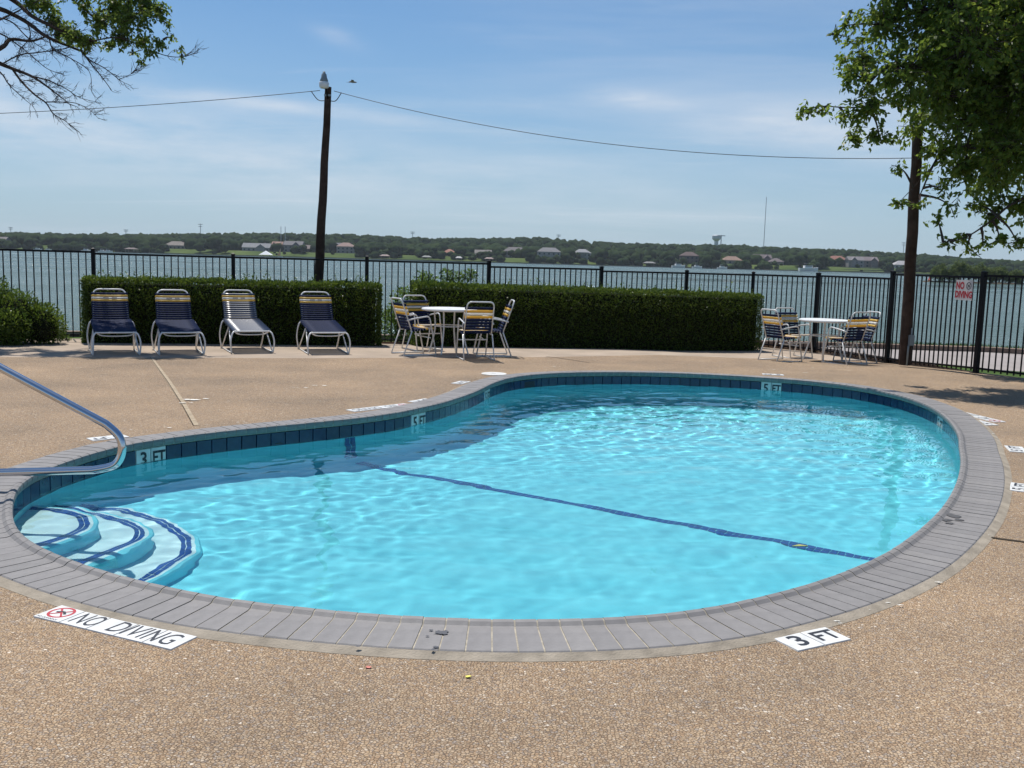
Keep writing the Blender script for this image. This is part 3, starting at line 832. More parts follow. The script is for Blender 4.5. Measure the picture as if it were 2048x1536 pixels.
# flakes of white caulk and paint beside the coping
FL = [(1855, 1168, .07), (1765, 1210, .10), (1725, 1222, .06), (1955, 1072, .06), (1972, 868, .10), (1990, 905, .12), (1999, 918, .08), (2003, 935, .07), (1952, 845, .05), (1660, 1248, .07), (1510, 1281, .06), (1300, 1304, .06), (1040, 1311, .08), (900, 1309, .05), (820, 1306, .04), (190, 1203, .06), (60, 1172, .08), (280, 1232, .05),
      (1115, 734.5, .08), (1163, 736, .05), (1548, 739.5, .10), (1612, 747, .09), (1620, 736, .06), (1700, 742, .06), (405, 801, .22), (385, 807, .14), (330, 857, .07), (480, 846, .05), (260, 862, .04), (640, 772, .12), (600, 777, .1), (1965, 842, .06)]
mb = MB()
for (px_, py_, s) in FL:
    p = gnd(px_, py_); nn = 15
    a0 = rnd.uniform(0, PI)
    for q in range(3 if s > .08 else 2):
        ox, oy = rnd.uniform(-s, s) * .8, rnd.uniform(-s, s) * .35
        vs_ = []
        for k in range(nn):
            th = 2 * PI * k / nn; rr_ = s * rnd.uniform(.12, .42) * (0.6 if q else 1)
            vs_.append((p.x + ox + rr_ * math.cos(th), p.y + oy + (.25 if py_ > 1150 else .5) * rr_ * math.sin(th), .0098 + .0012 * q))
        mb.add(vs_, [tuple(range(nn))])
o = mb.build('caulk_flakes', M['caulk'], fix=False); tag(o, 'scattered flakes of white caulk and paint on the deck', 'caulk', kind='stuff')
# damp footmarks and drips on the coping
M['damp'] = simple('damp_stain', (0.098, 0.092, 0.090), 0.4)
mb = MB()
for (px_, py_, sx, sy) in [(883, 1266, .035, .016), (862, 1261, .010, .005), (855, 1273, .008, .004), (872, 1295, .014, .006), (866, 1300, .010, .005), (716, 1294, .012, .004), (1905, 1032, .05, .03), (1890, 1040, .04, .02), (1918, 1040, .03, .015), (1898, 1047, .03, .012)]:
    p = gnd(px_, py_, .022); nn = 22
    mb.add([(p.x + sx * rnd.uniform(.55, 1.25) * math.cos(2 * PI * k / nn), p.y + sy * 1.6 * rnd.uniform(.55, 1.25) * math.sin(2 * PI * k / nn), .0252) for k in range(nn)], [tuple(range(nn))])
o = mb.build('damp_marks', M['damp'], fix=False); tag(o, 'dark damp splashes on the grey coping', 'stain', kind='stuff')
# deck joints
def joint(pts, w, mat, name, z=.004):
    P = [gnd(*q) for q in pts]; mb = MB()
    for a, b_ in zip(P[:-1], P[1:]):
        d = (b_ - a).normalized(); s = Vector((-d.y, d.x, 0)) * w / 2
        mb.add([(v.x, v.y, z) for v in (a - s, b_ - s, b_ + s, a + s)], [(0, 1, 2, 3)])
    o = mb.build(name, mat, fix=False); tag(o, kind='structure'); return o
M['joint'] = simple('joint_filler', (0.37, 0.30, 0.215), 0.95, spec=0.1, vary=.2, vscale=10)
M['joint_dark'] = simple('joint_gap', (0.06, 0.048, 0.035), 0.95, spec=0.1, vary=.4, vscale=20)
joint([(302, 715), (339, 765), (367, 808), (392, 851)], .05, M['joint'], 'deck_joint')
joint([(300, 715), (336, 765), (363, 808), (387, 852)], .007, M['joint_dark'], 'deck_joint_gap', .0065)
joint([(1957, 1071), (1990, 1077), (2060, 1086), (2330, 1122), (3000, 1210)], .030, M['joint_dark'], 'deck_joint_gap')
joint([(1092, 713), (1120, 716.5), (1180, 726)], .02, M['joint_dark'], 'deck_joint_gap', .003)
# bits of litter
def scrap(name, label, px_, py_, s, col, cat):
    p = gnd(px_, py_, .005); mb = MB(); nn = 7
    top = [(s * rnd.uniform(.7, 1.1) * math.cos(2 * PI * k / nn), .7 * s * rnd.uniform(.7, 1.1) * math.sin(2 * PI * k / nn), .001 + .004 * rnd.random()) for k in range(nn)]
    mb.add(top + [(x, y, z - .002) for x, y, z in top], [tuple(range(nn)), tuple(range(2 * nn - 1, nn - 1, -1))] + [(k, (k + 1) % nn, nn + (k + 1) % nn, nn + k) for k in range(nn)])
    o = mb.build(name, simple(name + '_mat', col, .6)); o.location = (p.x, p.y, .003); tag(o, label, cat)
scrap('paper_scrap', 'small yellow scrap lying on the pebbled deck below the coping', 936, 1353, .013, (.75, .68, .12), 'scrap')
scrap('plastic_scrap', 'faded red scrap lying on the pebbled deck', 737, 1334, .013, (.62, .22, .17), 'scrap')
def leaf_float(label, px_, py_, s, col):
    p = gnd(px_, py_, WATER_Z + .012); mb = MB()
    o = MB().add([(-s, 0, 0), (0, -s * .35, .006), (s, 0, .003), (0, s * .35, .006), (-s, 0, -.004), (0, -s * .35, .002), (s, 0, -.001), (0, s * .35, .002)], [(0, 1, 2, 3), (7, 6, 5, 4), (0, 4, 5, 1), (1, 5, 6, 2), (2, 6, 7, 3), (3, 7, 4, 0)]).build('floating_leaf', simple('leaf_' + str(px_), col, .6))
    o.location = p; tag(o, label, 'leaf')
leaf_float('dark leaf floating on the pool near the 3 FT wall mark', 558, 887, .035, (.03, .03, .025))
leaf_float('yellowish leaf floating on the pool near the dark floor line', 1600, 1092, .05, (.35, .36, .10))

# ================================================================== HANDRAIL
hr = thing('pool_handrail', 'curved chrome handrail reaching over the pool steps', 'handrail', (-3.9, 6.05, 0))
HO = Vector((-3.9, 6.05, 0))
A0 = at(-150, 654, 6.03); A1 = at(0, 735, 6.0); A2 = at(212, 848, 5.95); TIP = at(256, 905, 5.94); B2 = at(215, 941, 5.94); B1 = at(0, 945, 6.0)
B0 = at(-190, 948, 6.04)
base_x = B0.x
top = Vector((base_x, 6.05, A0.z + .06))
path = [Vector((base_x, 6.05, 0.0)), Vector((base_x, 6.05, A0.z + .10)), A0, A1, A2]
pts = bend(path, .12, 6)
loop_pts = catmull([A2, at(238, 873, 5.945), at(244, 903, 5.94), at(229, 930, 5.94), B2 + Vector((-.09, 0, 0))], 6)
pts = pts[:-1] + loop_pts + [B1, Vector((base_x + .02, 6.05, B1.z))]
mb = MB(); mb.tube([p - HO for p in pts], .0255, 16); mb.build('rail_tube', M['steel'], hr, smooth=True)
mb = MB(); mb.lathe([(.07, 0), (.07, .006), (.055, .018), (.028, .022), (.026, .03)], (base_x - HO.x, 6.05 - HO.y, .001), 24); mb.build('base_flange', M['steel'], hr, smooth=True)

# ================================================================== FENCE
fence = thing('metal_fence', 'black metal picket fence between the pool deck and the lake', 'fence', (0, 17, 0))
FO = Vector((0, 17, 0))
TOPS = [1.56, 1.55, 1.536, 1.51, 1.53, 1.51, 1.455, 1.42, 1.425, 1.445, 1.52, 1.55, 1.55, 1.56]
NPK = [20, 20, 19, 19, 19, 20, 16, 14, 12, 19, 19, 20, 20]
post_me = {}
pick_me = MB().box((0, 0, .5), (.017, .017, 1.0)).mesh('picket', M['black_metal'])
for i, (x, y) in enumerate(FENCE):
    z0 = deck_z(x, y); h_ = TOPS[i] - z0
    d = Vector(FENCE[min(i + 1, len(FENCE) - 1)]) - Vector(FENCE[max(i - 1, 0)])
    mb = MB(); s = .068 if 9 <= i <= 12 else .062
    mb.box((0, 0, h_ / 2), (s, s, h_)); mb.box((0, 0, h_ + .006), (s + .008, s + .008, .014))
    mb.add([(-s / 2, -s / 2, h_ + .014), (s / 2, -s / 2, h_ + .014), (s / 2, s / 2, h_ + .014), (-s / 2, s / 2, h_ + .014), (0, 0, h_ + .03)], [(0, 1, 4), (1, 2, 4), (2, 3, 4), (3, 0, 4)])
    mb.box((0, 0, .004), (.13, .13, .008))
    o = mb.build('fence_post', M['black_metal'], fence); o.location = Vector((x, y, z0)) - FO; o.rotation_euler = (0, 0, math.atan2(d.y, d.x))
    if i == len(FENCE) - 1: break
    x2, y2 = FENCE[i + 1]; zt = min(TOPS[i], TOPS[i + 1]) - .045
    a, b_ = Vector((x, y, 0)), Vector((x2, y2, 0)); dd = (b_ - a); ln = dd.length; dd.normalize(); ang = math.atan2(dd.y, dd.x)
    zb0, zb1 = deck_z(x, y) + .075, deck_z(x2, y2) + .075
    pan = MB().box((ln / 2, 0, zt), (ln - .05, .034, .034)).build('top_rail', M['black_metal'], fence); pan.location = a - FO; pan.rotation_euler = (0, 0, ang)
    mb = MB()
    zm = (zb0 + zb1) / 2
    sl = math.atan2(zb1 - zb0, ln); mb.box((ln / 2, 0, zm), (ln - .05, .030, .030), Matrix.Rotation(-sl, 3, 'Y'))
    o = mb.build('bottom_rail', M['black_metal'], fence); o.location = a - FO; o.rotation_euler = (0, 0, ang)
    k = NPK[i]
    for j in range(k):
        t_ = (j + 1) / (k + 1); o = link('picket', pick_me, pan)
        zb = zb0 + (zb1 - zb0) * t_ - .045
        o.location = (ln * t_, 0, zb); o.scale = (1, 1, zt - zb)
# sign on the fence
a, b_ = Vector((*FENCE[10], 0)), Vector((*FENCE[11], 0)); dd = (b_ - a).normalized()
sp = at(1919.5, 580, 15.45); nrm = Vector((dd.y, -dd.x, 0)); nrm = nrm if nrm.y < 0 else -nrm
tt = (sp - a).dot(dd); foot = a + dd * tt; sp = Vector((foot.x, foot.y, sp.z)) + nrm * .028
sign = thing('warning_sign', 'white NO DIVING sign with red letters wired to the fence', 'sign', sp)
xdir = Vector((0, 0, 1)).cross(nrm); rm = Matrix((xdir, Vector((0, 0, 1)), nrm)).transposed()
sign.rotation_euler = rm.to_euler()
SW, SH = .385, .315
M['sign_white'] = simple('sign_board', (.60, .56, .55), .5, vary=.08, vscale=9)
mb = MB(); mb.box((0, 0, 0), (SW, SH, .006)); mb.build('board', M['sign_white'], sign)
letters('NO', .150, M['red_ink'], sign, (-.090, .064, .0045), None, .80, 0, .007)
letters('DIVING', .140, M['red_ink'], sign, (0, -.074, .0045), None, .84, 0, .007)
no_dive_icon(sign, (.105, .068), .058, M['black_ink'], M['black_ink'], .0045)
# ================================================================== LAND AND LAKE
LAND_Z, LAKE_Z = -0.20, -1.30
kerb_l = [Vector((-40, 10.5, 0)), Vector((-14, 16.6, 0)), gnd(140, 674, LAND_Z), gnd(470, 677, LAND_Z), gnd(800, 681, LAND_Z), gnd(1200, 686, LAND_Z), gnd(1540, 692, LAND_Z), gnd(1720, 697, LAND_Z), gnd(1880, 702, LAND_Z), gnd(2048, 709, LAND_Z), Vector((16, 18.0, 0)), Vector((40, 12.0, 0))]
lake_l = [Vector((-40, 11.7, 0)), Vector((-14, 17.6, 0)), gnd(140, 665, LAND_Z), gnd(470, 668, LAND_Z), gnd(800, 673, LAND_Z), gnd(1200, 679, LAND_Z), gnd(1540, 684, LAND_Z), gnd(1720, 687, LAND_Z), gnd(1880, 690, LAND_Z), gnd(2048, 697, LAND_Z), Vector((17.4, 19.7, 0)), Vector((41, 13.8, 0))]
kerb_l = catmull([(p.x, p.y, 0) for p in kerb_l], 6); lake_l = catmull([(p.x, p.y, 0) for p in lake_l], 6)
fe = [(-40, 6), (-12.5, 15.6)] + fence_edge + [(14, 11.4), (40, 4)]
def strip(name, A, B, za, zb, mat, kind='structure'):
    mb = MB(); k = min(len(A), len(B))
    mb.add([(p[0], p[1], za) for p in A[:k]] + [(p[0], p[1], zb) for p in B[:k]], [(i, i + 1, k + i + 1, k + i) for i in range(k - 1)])
    o = mb.build(name, mat, fix=False); tag(o, kind=kind); return o
# one sheet of ground running from under the fence out to the bank
gverge = sheet('lakeside_ground', [(p[0], p[1]) for p in fe] + [(p.x, p.y) for p in lake_l[::-1]], None, lambda x, y: LAND_Z, M['grass'])
strip('deck_edge', fe, [(x, y) for x, y in fe], 0.0, LAND_Z - .05, M['kerb'])
def shift(P, d):
    out = []
    for i, p in enumerate(P):
        t_ = (P[min(i + 1, len(P) - 1)] - P[max(i - 1, 0)]).normalized(); out.append(p + Vector((t_.y, -t_.x, 0)) * d)
    return out
# road: from the kerb back towards the fence
road_near = [gnd(1540, 706, LAND_Z), gnd(1720, 721, LAND_Z), gnd(1880, 731, LAND_Z), gnd(2048, 744, LAND_Z), Vector((9.8, 12.3, 0)), Vector((14.2, 11.5, 0)), Vector((40, 4.5, 0))]
rk = [p for p in kerb_l if p.x > 4.9]
rn = [Vector((4.6, 20.75, 0)), Vector((5.6, 20.1, 0))] + [Vector((p.x, p.y, 0)) for p in road_near if p.x > 5.6]
road = sheet('lakeside_road', [(p.x, p.y) for p in rk[::-1]] + [(p.x, p.y) for p in rn], None, lambda x, y: LAND_Z + .004, M['road'])
mb = MB(); ka, kb = kerb_l, shift(kerb_l, -.16)
kk = len(ka)
mb.add([(p.x, p.y, LAND_Z - .02) for p in ka] + [(p.x, p.y, LAND_Z + .11) for p in ka] + [(p.x, p.y, LAND_Z + .115) for p in kb] + [(p.x, p.y, LAND_Z - .02) for p in kb],
       [(r_ * kk + i, r_ * kk + i + 1, (r_ + 1) * kk + i + 1, (r_ + 1) * kk + i) for r_ in range(3) for i in range(kk - 1)])
o = mb.build('road_kerb', M['kerb']); tag(o, kind='structure')
bank2 = shift(lake_l, -2.2)
strip('lake_bank', lake_l, bank2, LAND_Z, LAKE_Z - .3, M['soil'])
# blades of grass on the verge
def blades(name, area_pts, n_, h_, mat, zf, label):
    mb = MB()
    for k in range(n_):
        p = area_pts(); th = rnd.uniform(0, 2 * PI); hh = h_ * rnd.uniform(.5, 1.2); w = Vector((math.cos(th), math.sin(th), 0)) * .012; lean = Vector((rnd.uniform(-.4, .4), rnd.uniform(-.4, .4), 1)) * hh
        b0 = Vector((p[0], p[1], zf)); mb.add([b0 - w, b0 + w, b0 + lean], [(0, 1, 2)])
    o = mb.build(name, mat, fix=False); tag(o, label, 'grass', kind='stuff'); return o
M['grass_blade'] = leaf_mat('grass_blade', (.035, .07, .014), (.10, .16, .035), .3)
def verge_pt():
    i = rnd.randrange(len(kerb_l) - 1); a, b_ = kb[i], lake_l[min(i, len(lake_l) - 1)]
    t_, u = rnd.random(), rnd.random(); q = a.lerp(kb[i + 1], u); q2 = lake_l[i].lerp(lake_l[i + 1], u); return q.lerp(q2, t_)
blades('bank_grass', verge_pt, 9000, .09, M['grass_blade'], LAND_Z, 'rough grass along the lake bank beyond the road')
def fence_pt():
    a, b_ = rnd.choice(list(zip(FENCE[9:13], FENCE[10:14]))); t_ = rnd.random(); return (a[0] + (b_[0] - a[0]) * t_ + rnd.uniform(.1, .6), a[1] + (b_[1] - a[1]) * t_ + rnd.uniform(.1, .45))
blades('fence_grass', fence_pt, 5000, .10, M['grass_blade'], LAND_Z, 'grass growing along the foot of the fence outside')

# lake
m, n, l, b = new_mat('lake_water')
setp(b, Base_Color=(.070, .105, .080, 1), Roughness=.16, IOR=1.333); b.inputs['Specular IOR Level'].default_value = .24
tcn = n.new('ShaderNodeTexCoord')
def wave(scale, sx, sy, rot, detail, rough):
    mp = n.new('ShaderNodeMapping'); mp.inputs['Scale'].default_value = (sx, sy, 1); mp.inputs['Rotation'].default_value = (0, 0, R(rot))
    l.new(tcn.outputs['Object'], mp.inputs[0])
    t_ = n.new('ShaderNodeTexNoise'); t_.inputs['Scale'].default_value = scale; t_.inputs['Detail'].default_value = detail; t_.inputs['Roughness'].default_value = rough; t_.inputs['Distortion'].default_value = .3
    l.new(mp.outputs[0], t_.inputs['Vector']); return t_.outputs['Fac']
b1 = n.new('ShaderNodeBump'); b1.inputs['Strength'].default_value = 1.0; b1.inputs['Distance'].default_value = .55
l.new(wave(.55, .55, 1.25, 14, 5, .6), b1.inputs['Height'])
b2 = n.new('ShaderNodeBump'); b2.inputs['Strength'].default_value = .9; b2.inputs['Distance'].default_value = .14
l.new(wave(3.2, .7, 1.2, -10, 4, .6), b2.inputs['Height']); l.new(b1.outputs[0], b2.inputs['Normal'])
l.new(b2.outputs[0], b.inputs['Normal'])
wr = n.new('ShaderNodeMapRange'); wr.inputs[1].default_value = .38; wr.inputs[2].default_value = .62; wr.inputs[3].default_value = .07; wr.inputs[4].default_value = .30
l.new(wave(.018, .35, 1.6, 6, 6, .6), wr.inputs[0]); l.new(wr.outputs[0], b.inputs['Roughness'])
M['lake'] = m
LK = [(-6000, -60), (6000, -60), (9000, 9000), (-9000, 9000)]
mb = MB(); mb.add([(x, y, LAKE_Z) for x, y in [(-7000, 5.0), (-60, 10.0), (-14, 15.6), (14, 15.6), (60, 8.0), (7000, 5.0), (9000, 14000), (-9000, 14000)]], [(0, 1, 2, 3, 4, 5, 6, 7)])
lake = mb.build('lake_water', M['lake'], fix=False); tag(lake, kind='structure')

# ================================================================== POLES AND WIRES
def pole(name, label, base, top, r0, r1):
    o = thing(name, label, 'pole', base)
    mb = MB(); k = 14; d = top - base
    mb.tube([d * (i / k) + Vector((.006 * math.sin(i * 1.7), .006 * math.cos(i * 1.3), 0)) for i in range(k + 1)], [r0 + (r1 - r0) * i / k for i in range(k + 1)], 14)
    mb.build('pole_shaft', M['pole_wood'], o, smooth=False)
    return o
pb, pt = at(630, 700, 18.6), at(657, 174, 18.6); pb.z = LAND_Z
lp = pole('light_pole', 'leaning dark wooden pole with a lamp rising behind the hedge', pb, pt, .100, .060)
mb = MB(); mb.tube([pt - pb + Vector((0, -.06, -.22)), pt - pb + Vector((-.02, -.10, -.06)), pt - pb + Vector((-.055, -.12, .02))], .02, 8); mb.build('lamp_bracket', M['black_metal'], lp, smooth=True)
lc = pt - pb + Vector((-.055, -.14, .0))
M['lamp_grey'] = simple('lamp_grey', (.20, .24, .26), .5, .3)
M['lamp_glass'] = simple('lamp_refractor', (.66, .69, .70), .25)
mb = MB(); mb.lathe([(.072, .07), (.076, .09), (.055, .14), (.046, .20), (.026, .22), (.024, .25), (.0, .255)], lc, 18); mb.build('lamp_housing', M['lamp_grey'], lp, smooth=True)
mb = MB(); mb.lathe([(.06, -.05), (.086, -.028), (.094, .05), (.075, .07)], lc, 18); mb.build('lamp_refractor', M['lamp_glass'], lp, smooth=True)
mb = MB(); mb.box(pt - pb + Vector((0, -.075, -.16)), (.13, .02, .035)); mb.build('pole_band', M['lamp_grey'], lp)
qb = gnd(1816, 731); qb = Vector((6.50, 16.10, 0)); qt = at(1836, 262, 16.1)
rp = pole('utility_pole', 'dark wooden utility pole standing at the fence beneath the tree', qb, qt, .097, .080)
mb = MB(); mb.tube([(-.02, -.135, .0), (-.015, -.132, .32), (.0, -.125, .34)], .016, 8); mb.build('conduit', M['lamp_grey'], rp, smooth=True)
mb = MB(); mb.box((.02, -.145, .42), (.075, .07, .17)); mb.tube([(.02, -.14, .5), (.02, -.13, .62)], .014, 8); mb.build('junction_box', M['lamp_grey'], rp)
def wire(label, a, c, sag, r=.011):
    k = 26; mb = MB(); P = [a.lerp(c, i / k) - Vector((0, 0, sag * 4 * (i / k) * (1 - i / k))) for i in range(k + 1)]
    mb.tube([p - a for p in P], r, 6); o = mb.build('overhead_wire', M['wire'], smooth=True); o.location = a; tag(o, label, 'wire')
wire('thin overhead wire running between the two wooden poles', at(668, 182, 18.55), at(1832, 316, 16.1), .36, .006)
wire('thin overhead wire running from the lamp pole past the bare branches', at(640, 181, 18.6), at(-420, 236, 19.5), .12, .006)
mb = MB()
for sg, q in ((1, at(683, 185, 18.5)), (-1, at(622, 182, 18.6))):
    a = pt + Vector((.05 * sg, -.07, -.26)); mm_ = a.lerp(q, .5) - Vector((0, 0, .07)); mb2 = MB(); mb2.tube([p - pb for p in catmull([a, mm_, q], 5)], .008, 6); mb2.build('drop_wire', M['wire'], lp, smooth=True)

# ================================================================== FURNITURE
def strap_mesh(name, ln, w, mat, sag=.008, th=.004, crown=.006):
    """one vinyl strap: convex across its width, wrapped round the frame at both ends"""
    mb = MB(); k = 6; cs = [(-w / 2, -.001), (-w * .34, crown * .7), (0, crown), (w * .34, crown * .7), (w / 2, -.001), (0, -th)]
    vs_ = []
    for i in range(k + 1):
        x = ln / 2 * (-1, -.97, -.55, 0, .55, .97, 1)[i]; t_ = .5 + x / ln; dz = -sag * 4 * t_ * (1 - t_)
        if i in (0, k): dz -= .026
        for y, z in cs: vs_.append((x, y, z + dz))
    nn = len(cs)
    mb.add(vs_, [(i * nn + j, i * nn + (j + 1) % nn, (i + 1) * nn + (j + 1) % nn, (i + 1) * nn + j) for i in range(k) for j in range(nn)] + [tuple(range(nn)), tuple(k * nn + j for j in range(nn - 1, -1, -1))])
    return mb.mesh(name, mat, smooth=True)
M['navy_glossy'] = simple('navy_vinyl_glossy', (.012, .022, .055), .34, spec=1.0, coat=1.0)
M['navy_glossy'].node_tree.nodes['Principled BSDF'].inputs['Coat Roughness'].default_value = .28
SM = {}
def put_strap(parent, ln, w, mat, loc, pitch_ang, flip=False):
    key = (round(ln, 3), w, mat.name)
    if key not in SM: SM[key] = strap_mesh('strap', ln, w, mat)
    o = link('strap', SM[key], parent); o.location = loc; o.rotation_euler = (pitch_ang, 0, 0); return o
M['print'] = simple('faded_print', (.16, .15, .15), .6)
def lounger(label, loc, rz, navy, rec=.27, third=False):
    t_ = thing('chaise_lounge', label, 'lounge chair', loc, rz, 'chaise lounges in a row before the hedge')
    W = M['white_metal']; r = .0120
    hz, hy = .455, 1.03; tz, ty = .925, hy + rec
    mb = MB(); mb.tube(bend([(-.262, hy, hz), (-.278, .02, .34), (.278, .02, .34), (.262, hy, hz)], .05), r, 8); mb.build('seat_frame', W, t_, smooth=True)
    mb = MB(); mb.tube(bend([(-.250, hy, hz), (-.232, ty, tz), (.232, ty, tz), (.250, hy, hz)], .10, 6), r, 8); mb.build('back_frame', W, t_, smooth=True)
    for s in (-1, 1):
        mb = MB(); mb.tube(catmull([(s * .27, .04, .34), (s * .305, .0, .30), (s * .332, -.02, .18), (s * .318, .0, .012)], 5), r, 8); mb.build('front_leg', W, t_, smooth=True)
        mb = MB(); mb.tube(catmull([(s * .262, 1.00, .45), (s * .315, .98, .41), (s * .348, .99, .22), (s * .318, 1.03, .012)], 5), r, 8); mb.build('rear_leg', W, t_, smooth=True)
        mb = MB(); mb.tube([(s * .277, .46, .385), (s * .316, .05, .014)], r * .9, 8); mb.build('brace', W, t_, smooth=True)
        mb = MB(); mb.tube([(s * .277, .50, .39), (s * .316, .98, .014)], r * .9, 8); mb.build('brace', W, t_, smooth=True)
        mb = MB(); mb.tube([(s * .318, -.005, .012), (s * .318, 1.04, .012)], r * .75, 8); mb.build('runner', W, t_, smooth=True)
    mb = MB(); mb.tube(catmull([(-.26, .06, .335), (-.19, .07, .295), (0, .07, .285), (.19, .07, .295), (.26, .06, .335)], 4), r * .85, 8); mb.build('stretcher', W, t_, smooth=True)
    sa = math.atan2(hz - .34, hy - .02)
    ns_ = 19
    for i in range(ns_):
        s = (i + .7) / (ns_ + .2); y = .02 + (hy - .02) * s; z = .34 + (hz - .34) * s
        put_strap(t_, .592, .045, navy, (0, y, z + .017), sa)
    ba = math.atan2(tz - hz, ty - hy); Lb = math.hypot(tz - hz, ty - hy)
    nb = 12; p_ = (Lb - .075) / nb
    for i in range(nb):
        s = Lb - .062 - (i + .5) * p_
        mat = {1: M['yellow_vinyl'], 2: M['white_vinyl'], 3: M['yellow_vinyl']}.get(i, navy)
        y, z = hy + math.cos(ba) * s, hz + math.sin(ba) * s
        o = put_strap(t_, .534, .0335, mat, (0, y - math.sin(ba) * .017, z + math.cos(ba) * .017), ba)
        if i == 2:
            mb = MB()
            for x0, x1 in ((-.10, -.015), (.03, .10)): mb.add([(x0, -.008, .0072), (x1, -.008, .0072), (x1, .008, .0072), (x0, .008, .0072)], [(0, 1, 2, 3)])
            pr = mb.build('faded_print', M['print'], o, fix=False); pr.location = (0, 0, -.0066)
    return t_
def set_lounger(fx, fy, ang_deg, **k):
    p = gnd(fx, fy); return lounger(loc=(p.x, p.y, 0), rz=R(ang_deg), **k)
set_lounger(233.5, 712, 26, label='navy strap chaise lounge at the branch shadow, first of the row', navy=M['navy_vinyl'])
set_lounger(364, 711, 24.7, label='navy strap chaise lounge, second of the row', navy=M['navy_vinyl'], rec=.26)
set_lounger(505, 706.6, 25, label='chaise lounge with shiny straps glaring white, third of the row', navy=M['navy_glossy'], rec=.31)
set_lounger(657.5, 709, 21, label='navy strap chaise lounge nearest the round table, last of the row', navy=M['navy_vinyl'], rec=.28)

def chair(label, loc, toward, group):
    d = Vector((toward[0] - loc[0], toward[1] - loc[1]))
    t_ = thing('patio_chair', label, 'chair', (loc[0], loc[1], deck_z(*loc)), math.atan2(-d.x, d.y) + rnd.uniform(-.05, .05), group)
    t_.scale = (.87, .90, .985)
    W = M['white_metal']; r = .0125; hw = .275
    for s in (-1, 1):
        x = s * hw
        mb = MB(); mb.tube(bend([(x, .27, .012), (x, .13, .64), (x * .98, -.16, .60), (x * .95, -.30, .57)], .07, 5), r, 8); mb.build('arm_and_front_leg', W, t_, smooth=True)
        mb = MB(); mb.tube([(x * .97, -.20, .40), (x, -.36, .012)], r, 8); mb.build('rear_leg', W, t_, smooth=True)
        mb = MB(); mb.tube([(x, .27, .012), (x, -.36, .012)], r * .85, 8); mb.build('runner', W, t_, smooth=True)
    mb = MB(); mb.tube([(-hw, .155, .29 + .0), (hw, .155, .29)], r * .8, 8); mb.build('stretcher', W, t_, smooth=True)
    mb = MB(); mb.tube(bend([(-.25, -.22, .40), (-.255, .235, .44), (.255, .235, .44), (.25, -.22, .40)], .05), r, 8); mb.build('seat_frame', W, t_, smooth=True)
    mb = MB(); mb.tube(bend([(-.25, -.20, .40), (-.243, -.40, .915), (.243, -.40, .915), (.25, -.20, .40)], .09, 6), r, 8); mb.build('back_frame', W, t_, smooth=True)
    sa = math.atan2(.04, .455)
    for i in range(8):
        s = (i + .6) / 8.2; mat = {5: M['yellow_vinyl'], 6: M['white_vinyl'], 7: M['yellow_vinyl']}.get(i, M['navy_vinyl'])
        put_strap(t_, .545, .048, mat, (0, -.21 + .44 * s, .402 + .038 * s + .017), sa)
    Lb = math.hypot(.515, .20); ba = math.atan2(.515, -.20); nb = 9; p_ = (Lb - .10) / nb
    for i in range(nb):
        s = Lb - .085 - (i + .5) * p_; mat = {1: M['yellow_vinyl'], 2: M['white_vinyl'], 3: M['yellow_vinyl']}.get(i, M['navy_vinyl'])
        put_strap(t_, .536, .043, mat, (0, -.20 + math.cos(ba) * s + .017, .40 + math.sin(ba) * s), ba)
    return t_
def table(label, loc):
    t_ = thing('patio_table', label, 'table', (loc[0], loc[1], deck_z(*loc)), .5, 'round patio tables')
    mb = MB(); mb.lathe([(.0, .712), (.41, .712), (.425, .705), (.445, .712), (.452, .728), (.445, .742), (.43, .746), (.035, .746), (.03, .738), (.0, .738)], n=36); mb.build('table_top', M['table_top'], t_, smooth=False)
    for k in range(4):
        a = PI / 4 + k * PI / 2; c_, s_ = math.cos(a), math.sin(a)
        mb = MB(); mb.tube(catmull([(.26 * c_, .26 * s_, .715), (.25 * c_, .25 * s_, .60), (.24 * c_, .24 * s_, .42), (.29 * c_, .29 * s_, .18), (.34 * c_, .34 * s_, .01)], 4), .0135, 8); mb.build('leg', M['white_metal'], t_, smooth=True)
    mb = MB(); mb.tube([(.245 * math.cos(2 * PI * k / 20), .245 * math.sin(2 * PI * k / 20), .46) for k in range(20)], .010, 6, closed=True); mb.build('leg_ring', M['white_metal'], t_, smooth=True)
    return t_
T1 = (-1.05, 15.85); T2 = (5.55, 17.40)
table('round white patio table in front of the gap between the two hedges', T1)
table('round white patio table beside the fence at the end of the hedge', T2)
G1, G2 = 'strap chairs around the table by the hedge', 'strap chairs around the table by the fence'
chair('strap chair turned sideways at the hedge table, nearest the chaise lounges', (-1.56, 15.64), (-.8, 16.05), G1)
chair('strap chair behind the hedge table facing the pool', (-1.52, 16.45), (-1.05, 15.7), G1)
chair('strap chair with its back to the pool at the hedge table', (-.60, 15.22), (-.85, 16.2), G1)
chair('strap chair at the hedge table seen edge on, farthest from the chaise lounges', (-.38, 15.80), (-1.4, 15.70), G1)
chair('strap chair at the fence table nearest the hedge, back to the pool', (4.72, 17.05), (5.7, 17.5), G2)
chair('strap chair behind the fence table beside the hedge end', (5.22, 18.08), (5.5, 17.3), G2)
chair('strap chair with its back to the pool at the fence table', (5.68, 16.72), (5.25, 17.5), G2)
chair('strap chair at the fence table closest to the pickets', (6.04, 17.25), (5.1, 17.0), G2)
